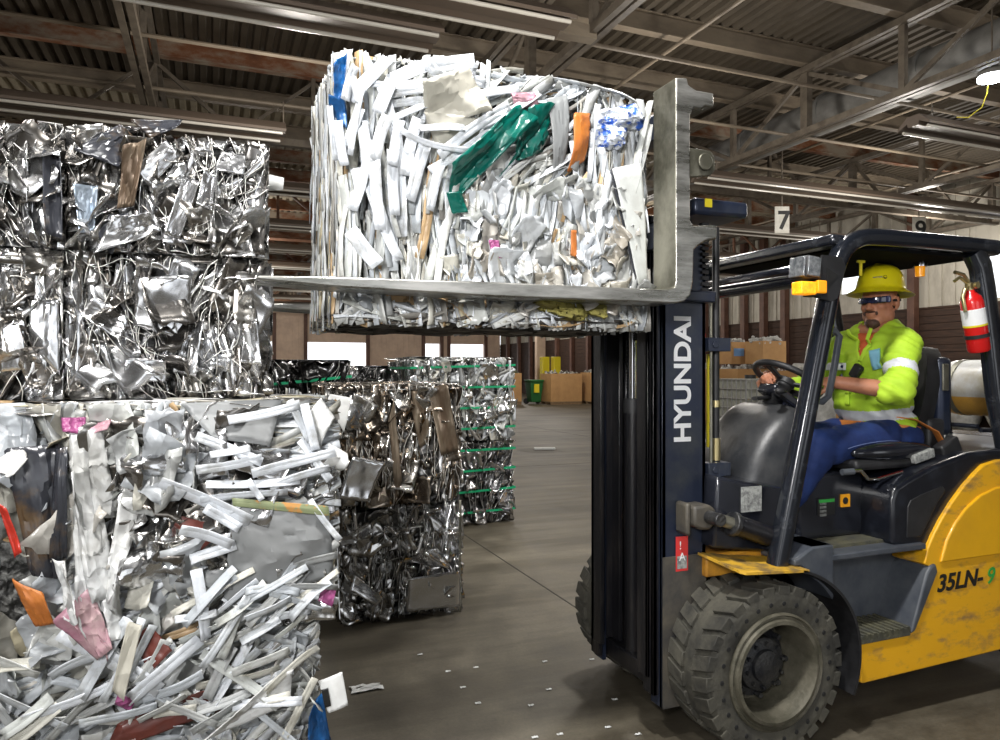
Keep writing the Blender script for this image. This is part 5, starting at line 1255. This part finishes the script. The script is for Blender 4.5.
body=remesh(m,.0062,3); body.materials.append(M['skin']); body.materials.append(M['lip'])
bo=bpy.data.objects.new('body',body); COL.objects.link(bo); body.shade_smooth(); par(bo,man)
# hands : palm + five bent fingers, fused
def hand(wr,aim,back,spread,side,name):
    """wr wrist, aim = direction of the palm, back = back-of-hand normal; fingers curl away from back"""
    a=aim.normalized(); b=(back-a*back.dot(a)).normalized(); t=a.cross(b)*side   # t = thumb side
    m=MB(); R_=Matrix(((a.x,t.x,b.x),(a.y,t.y,b.y),(a.z,t.z,b.z)))
    m.cap(wr-a*.03,wr+a*.01,.029,.027); m.ell(wr+a*.045,(.050,.040,.0165),R_,18); m.ell(wr+a*.07+t*.0,(.024,.038,.014),R_,14)
    for k,(o,L,r) in enumerate(((.030,.072,.0093),(.0105,.080,.0095),(-.0095,.074,.0090),(-.029,.058,.0082))):
        p=wr+a*.083+t*o; d=a; bend=.55+.08*k
        for seg,f in enumerate((.45,.31,.24)):
            ang=bend if seg==0 else .85
            d=(d*cos(ang)-b*sin(ang)).normalized() if seg else (a*cos(bend)-b*sin(bend)).normalized()
            q=p+d*L*f; m.cap(p,q,r*(1-.08*seg),r*(.93-.08*seg),10); p=q
    p=wr+a*.028+t*.034; q=p+(a*.6+t*.55-b*.45).normalized()*.036; r2=q+(a*.75+t*.05-b*.65).normalized()*.030; s_=r2+(a*.5-t*.1-b*.85).normalized()*.024
    m.cap(p-t*.01,q,.014,.0115,10); m.cap(q,r2,.0112,.0098,10); m.cap(r2,s_,.0098,.0085,10)
    me=remesh(m,.0032,2); me.materials.append(M['skin']); me.shade_smooth(); o=bpy.data.objects.new(name,me); COL.objects.link(o); par(o,man); return o
hand(P['hl'],Vector((-.85,.30,.05)),Vector((-.1,-.45,.85)),0,-1,'hand')
hand(P['hr'],Vector((-.55,-.55,.0)),Vector((-.2,.35,.9)),0,1,'hand')
# ---- shirt
m=MB(); S=P
m.ell((3.215,2.755,1.63),(.135,.180,.165),None,24); m.ell((3.185,2.755,1.45),(.180,.190,.16),None,24); m.ell((3.235,2.755,1.33),(.165,.195,.095),None,24)
m.ell((3.25,2.755,1.69),(.11,.18,.11),None,20)
m.cap((3.225,2.68,1.775),(3.225,2.83,1.775),.088,.088,18)
for s,e in (('sl','el'),('sr','er')):
    m.cap(Vector((3.225,2.755,1.735)),S[s],.105,.083,20); m.cap(S[s],S[s]*.45+S[e]*.55,.080,.074,20); m.cap(S[s]*.45+S[e]*.55,S[e],.074,.068,20)
    hd=S['hl'] if s=='sl' else S['hr']
    m.cap(S[e],S[e]*.80+hd*.20,.068,.064,20)
sm=remesh(m,.009,5)
co_=sm.vertices
# cut neck and cuff openings: drop faces there
import bmesh
def shape(me,fn):
    for v in me.vertices: v.co=fn(v.co.copy(),v.normal.copy())
def folds(co,n):
    k=noise.noise(Vector((co.x*9,co.y*9,co.z*16)))*.013+noise.noise(Vector((co.x*5,co.y*6,co.z*30+co.x*26)))*.012
    # folds radiating at the elbow and the belly
    de=(co-P['el']).length; k+= .008*sin(de*95)*max(0,1-de/.22)
    k+= .006*sin((co.z*1.2+co.x*.6)*70)*max(0,1-abs(co.z-1.34)/.10)
    return co+n*k
shape(sm,folds)
bm=bmesh.new(); bm.from_mesh(sm)
el,hl_=P['el'],P['hl']; er,hr_=P['er'],P['hr']
kill=[]
for f in bm.faces:
    c=f.calc_center_median()
    if (c-el).dot((hl_-el).normalized())>.10 and (c-el).length<.25 and c.y<2.60: kill.append(f)
    if (c-er).dot((hr_-er).normalized())>.115 and c.x<2.95: kill.append(f)
    nk=NK+Vector((-.03,0,.02))
    if (Vector((c.x,c.y,0))-Vector((nk.x+.01,nk.y,0))).length<.070 and c.z>1.84: kill.append(f)
bmesh.ops.delete(bm,geom=list(set(kill)),context='FACES'); bm.to_mesh(sm); bm.free()
# materials by zone: reflective bands
for n_ in ('hivis','band','tee','skin'): sm.materials.append(M[n_])
def zone(c):
    if c.x<3.2 and 1.665<c.z<1.9 and abs(c.y-2.74)<(c.z-1.665)*.42: return 2 if c.z<1.80 else 3
    if c.y<2.64 and c.x<3.25:
        t=(c-P['sl']).dot((P['el']-P['sl']).normalized())
    d=(P['el']-P['sl']); t=(c-P['sl']).dot(d.normalized()); rad=((c-P['sl'])-d.normalized()*t).length
    if .155<t<.205 and rad<.11 and c.y<2.60: return 1
    d=(P['er']-P['sr']); t=(c-P['sr']).dot(d.normalized()); rad=((c-P['sr'])-d.normalized()*t).length
    if .155<t<.205 and rad<.11 and c.y>2.92: return 1
    if 1.362<c.z-.10*(c.x-3.2)<1.418 and c.x>3.0 and abs(c.y-2.755)<.24: return 1
    # vertical back/side strap joining band
    if c.x>3.26 and 1.47<c.z-.35*(c.x-3.3)<1.51 and c.y<2.75: return 1
    return 0
for p in sm.polygons: p.material_index=zone(p.center)
sm.shade_smooth(); so=bpy.data.objects.new('shirt',sm); COL.objects.link(so); par(so,man)
q=so.modifiers.new('s','SOLIDIFY'); q.thickness=.004
# collar
for sd in (1,-1):
    rows=[[],[],[]]
    for k in range(13):
        ph=radians(14+k*13.8); dx,dy=-cos(ph),sin(ph)*sd; fr=max(0,1-k/5)
        rows[0].append(NK+Vector((dx*.068,dy*.068,-.01-.05*fr)))
        rows[1].append(NK+Vector((dx*.080+.004,dy*.080,.030+.012*(1-fr)-.055*fr)))
        rows[2].append(NK+Vector((dx*(.118+.01*fr),dy*.120,-.030-.085*fr)))
    loft('collar',rows,'hivis',man,thick=.006,sub=1)
# undershirt
MB().lathe([(.070,-.05),(.0715,-.02),(.069,0),(.066,0)],NK+Vector((-.004,-.004,-.03)),(-.12,0,1),n=32).build('undershirt','tee',man)
# button placket, name patch, mask, radio microphone
FRV=[tuple(v.co) for v in sm.vertices if v.co.x<3.2 and 2.6<v.co.y<2.93 and 1.3<v.co.z<1.75]
def onfront(y,z): # surface x of chest front
    best=None
    for vx,vy,vz in FRV:
        d=abs(vy-y)+abs(vz-z)
        if d<.022 and (best is None or vx<best): best=vx
    return best if best is not None else 3.08
def patch(name,y,z,w,h,matn,rx=0,tilt=0,d=.006):
    x=onfront(y,z)-.004; vs=[];n=4
    for i in range(n+1):
        for j in range(n+1):
            a=(i/n-.5)*w; b=(j/n-.5)*h; yy=y+a*cos(tilt)-b*sin(tilt); zz=z+a*sin(tilt)+b*cos(tilt)
            vs.append((min(onfront(yy,zz),x+.05)-.006,yy,zz))
    return MB().add(vs,[(i*(n+1)+j,(i+1)*(n+1)+j,(i+1)*(n+1)+j+1,i*(n+1)+j+1) for i in range(n) for j in range(n)]).build(name,matn,man,solid=d)
np_=patch('name_patch',2.865,1.625,.075,.038,'white'); patch('patch_print',2.865,1.625,.04,.014,'trousers',d=.010)
patch('face_mask',2.655,1.66,.045,.10,'mask',tilt=-.25,d=.012)
for k in range(4): patch('placket',2.745-.002*k,1.62-.055*k,.022,.055,'hivis',d=.010)
for sd in (1,-1):
    pts=[]
    for k in range(7):
        z=1.655+k*.027; y=2.74+sd*(k*.027*.42+.004); pts.append((onfront(y,z)-.004,y,z))
    MB().tube(pts,.011,n=8,ry=.006).build('shirt_edge','hivis',man)
x=onfront(2.72,1.56)
mic=MB().obox((x-.02,2.72,1.60),(.035,.05,.075),Matrix.Rotation(radians(35),3,'X')).build('radio_microphone','black_matte',man,bevel=.01,seg=3)
MB().tube([(x-.02,2.735,1.57),(x-.03,2.755,1.52),(x-.035,2.775,1.46)],.006).build('cord','black_matte',mic)
# belt
MB().lathe([(.190,0),(.196,.0),(.196,.035),(.190,.035)],(3.225,2.755,1.295),(0.10,0,1),n=40).build('belt','band_orange',man)
# ---- trousers
m=MB(); m.ell((3.26,2.755,1.275),(.165,.195,.105),None,24)
for a,b,c in (('tl','kl','al'),('tr','kr','ar')):
    m.cap(P[a],P[a]*.5+P[b]*.5,.112,.102,22); m.cap(P[a]*.5+P[b]*.5,P[b],.102,.088,22); m.cap(P[b],P[b]*.5+P[c]*.5,.090,.080,20); m.cap(P[b]*.5+P[c]*.5,P[c],.080,.075,20)
tm=remesh(m,.010,5)
def tf(co,n):
    k=noise.noise(Vector((co.x*7,co.y*8,co.z*8)))*.012+noise.noise(Vector((co.x*12+co.z*22,co.y*5,co.z*5)))*.010
    dk=(co-P['kl']).length; k+=.006*sin(dk*70)*max(0,1-dk/.2)
    k+=.007*sin((co.x-.6*co.z)*60)*max(0,1-abs(co.x-3.15)/.12)
    return co+n*k
shape(tm,tf); tm.materials.append(M['trousers']); tm.shade_smooth(); to=bpy.data.objects.new('trousers',tm); COL.objects.link(to); par(to,man)
# stitched outer seam
TRV=[tuple(v.co) for v in tm.vertices if v.co.y<2.65 and v.co.z>1.1]
def surf_y(x,z):
    b=9
    for vx,vy,vz in TRV:
        if abs(vx-x)<.012 and abs(vz-z)<.012 and vy<b: b=vy
    return b
pts=[]
for k in range(26):
    x=3.28-k*.021; z=1.235+.03*sin(k*.12); y=surf_y(x,z)
    if y<2.7: pts.append(Vector((x,y-.0005,z)))
if len(pts)>4: MB().tube(pts,.0018,n=5).build('side_seam','seam',to)
# ---- boots
for a in ('al','ar'):
    p=P[a]; mm=MB(); mm.cap((p.x,p.y,p.z+.02),(p.x,p.y,.87),.05,.048); mm.cap((p.x+.03,p.y,.862),(p.x-.15,p.y,.855),.045,.04)
    me=remesh(mm,.008,3); 
    for v in me.vertices: v.co.z=max(v.co.z,.8155)
    me.materials.append(M['black_matte']); me.shade_smooth(); o=bpy.data.objects.new('boot',me); COL.objects.link(o); par(o,man)
# ---- hair, beard, glasses, hard hat
mm=MB(); mm.ell(hp(-.030,0,.010),(.085,.0835,.075),RH,20); ho=mm.build('hair','hair',man)
MB().ell(hp(.094,.0,-.044),(.012,.030,.006),RH,12).ell(hp(.087,.029,-.052),(.009,.006,.011),RH,8).ell(hp(.087,-.029,-.052),(.009,.006,.011),RH,8).build('moustache','stubble',man)
MB().ell(hp(.070,0,-.098),(.032,.036,.027),RH,14).ell(hp(.045,.0,-.112),(.03,.04,.02),RH,12).build('goatee','stubble',man)
gl=[]
for t in (.017,-.017):
    row=[]
    for k in range(21):
        a=radians(-72+k*7.2); dip=.006*(1-abs(k-10)/2.) if abs(k-10)<2 and t<0 else 0
        row.append(hp(.012+.094*cos(a),.082*sin(a),-.0+t+dip+(.004*abs(sin(a)))))
    gl.append([p+hu*.010 for p in row])
g=loft('safety_glasses',gl,'lens',man,thick=.003,sub=1)
for s in (1,-1): MB().beam(hp(.035,s*.083,.006),hp(-.03,s*.088,.006),.004,.010,up=hu).build('temple_arm','black_matte',g)
# hard hat : dome with ridges + full brim
def hat():
    vs=[];n=48;rings=[]
    base=hp(-.016,0,.060); tilt_u=(hu-hf*.13).normalized(); ff=(hf-tilt_u*hf.dot(tilt_u)).normalized(); ll=tilt_u.cross(ff)
    prof=[(0,.136),(.03,.1345),(.06,.125),(.085,.106),(.101,.080),(.110,.046),(.115,.012),(.118,.002),(.128,-.004),(.146,-.014),(.158,-.022),(.160,-.0245),(.157,-.0255),(.145,-.019),(.118,-.006),(.110,.0),(.105,.03)]
    for r,h in prof:
        ring=[]
        for k in range(n):
            a=2*pi*k/n; c_,s_=cos(a),sin(a)
            el_=1.12 if r<.12 else 1.06
            rr=Vector((r*el_*c_*(1.10 if (c_>0 and r>.12) else 1),r*.98*s_,0))
            hh=h
            if 0<r<.112 and h>.02: 
                lat=abs(r*s_); hh+= .006*max(0,1-abs(lat)/.016)+.0035*max(0,1-abs(lat-.038)/.010)
            if r>.125: hh+= -.010*(c_>0)*c_**2
            ring.append(base+ff*rr.x+ll*rr.y+tilt_u*hh)
        rings.append(ring)
    m=MB(); vs=[p for r in rings for p in r]; m.add(vs,[(i*n+k,(i+1)*n+k,(i+1)*n+(k+1)%n,i*n+(k+1)%n) for i in range(len(rings)-1) for k in range(n)])
    o=m.build('hard_hat','helmet',man,angle=70,sub=1)
    # small round emblem and dark line on its left front side
    c=base+ff*.095+ll*.067+tilt_u*.050; nn=(ff*.7+ll*.62+tilt_u*.36).normalized()
    MB().cyl(c-nn*.004,c+nn*.003,.009,n=16).build('emblem','decal_black',o)
    MB().cyl(c-nn*.004,c+nn*.0045,.006,n=16).build('emblem_centre','helmet',o)
    e1=base+ff*.121+ll*.018+tilt_u*.048
    MB().beam(e1,c+ff*.008-ll*.010,.004,.006,up=tilt_u).build('emblem_bar','decal_black',o)
    return o
hat()
# seat belt across the lap
MB().tube([(3.42,2.53,1.215),(3.36,2.535,1.30),(3.25,2.56,1.36),(3.1,2.66,1.385),(3.05,2.75,1.385)],.004,ry=.022,side=(0,0,1)).build('lap_belt','band_orange',man)
# ---------------------------------------------------------------- light
w=bpy.data.worlds.new('world'); SC.world=w; w.use_nodes=True
bg=w.node_tree.nodes['Background']; bg.inputs['Color'].default_value=(.93,.96,1,1); bg.inputs['Strength'].default_value=1.9
def area(name,loc,target,size,power,col=(1,1,1),shape='DISK',spread=None):
    l=bpy.data.lights.new(name,'AREA'); l.shape=shape; l.size=size; l.energy=power; l.color=col
    if spread: l.spread=spread
    o=bpy.data.objects.new(name,l); COL.objects.link(o); o.location=loc
    o.rotation_euler=(Vector(target)-Vector(loc)).to_track_quat('-Z','Y').to_euler(); return o
def point(name,loc,power,size=.25,col=(1,.94,.86)):
    l=bpy.data.lights.new(name,'POINT'); l.energy=power; l.color=col; l.shadow_soft_size=size
    o=bpy.data.objects.new(name,l); COL.objects.link(o); o.location=loc; return o
# added frontal key light behind the camera, then overhead lights without fixtures
area('front_key',(-1.3,-1.2,2.7),(1.3,3.0,1.75),.8,41,(1,.99,.98),spread=radians(80))
area('unseen_light',(.7,1.3,5.0),(1.5,2.6,.5),.28,200,(1,.985,.96))
area('unseen_light',(3.4,4.6,5.0),(3.4,4.6,0),.4,150,(1,.98,.95))
area('unseen_light',(-1.5,1.2,5.0),(-1.,3,1.5),.4,120,(1,.98,.95))
point('unseen_light',(3.1,5.6,4.2),85)  # added light to brighten the far strapped stack and its floor
for x,y,p in [(a,b,c*.72) for a,b,c in ((1,9.3,230),(6.5,9.3,230),(12,9.5,260),(17,13,420),(6,17,300),(13,20,420),(1,24,350),(13.5,27.6,600),(6,33,500),(16,38,600),(2,42,500),(-6,14,250),(-6,4,160),(7,4.2,160),(13,4,200))]:
    point('unseen_light',(x,y,4.75),p)  # added bare lights, mainly to lift the roof and background
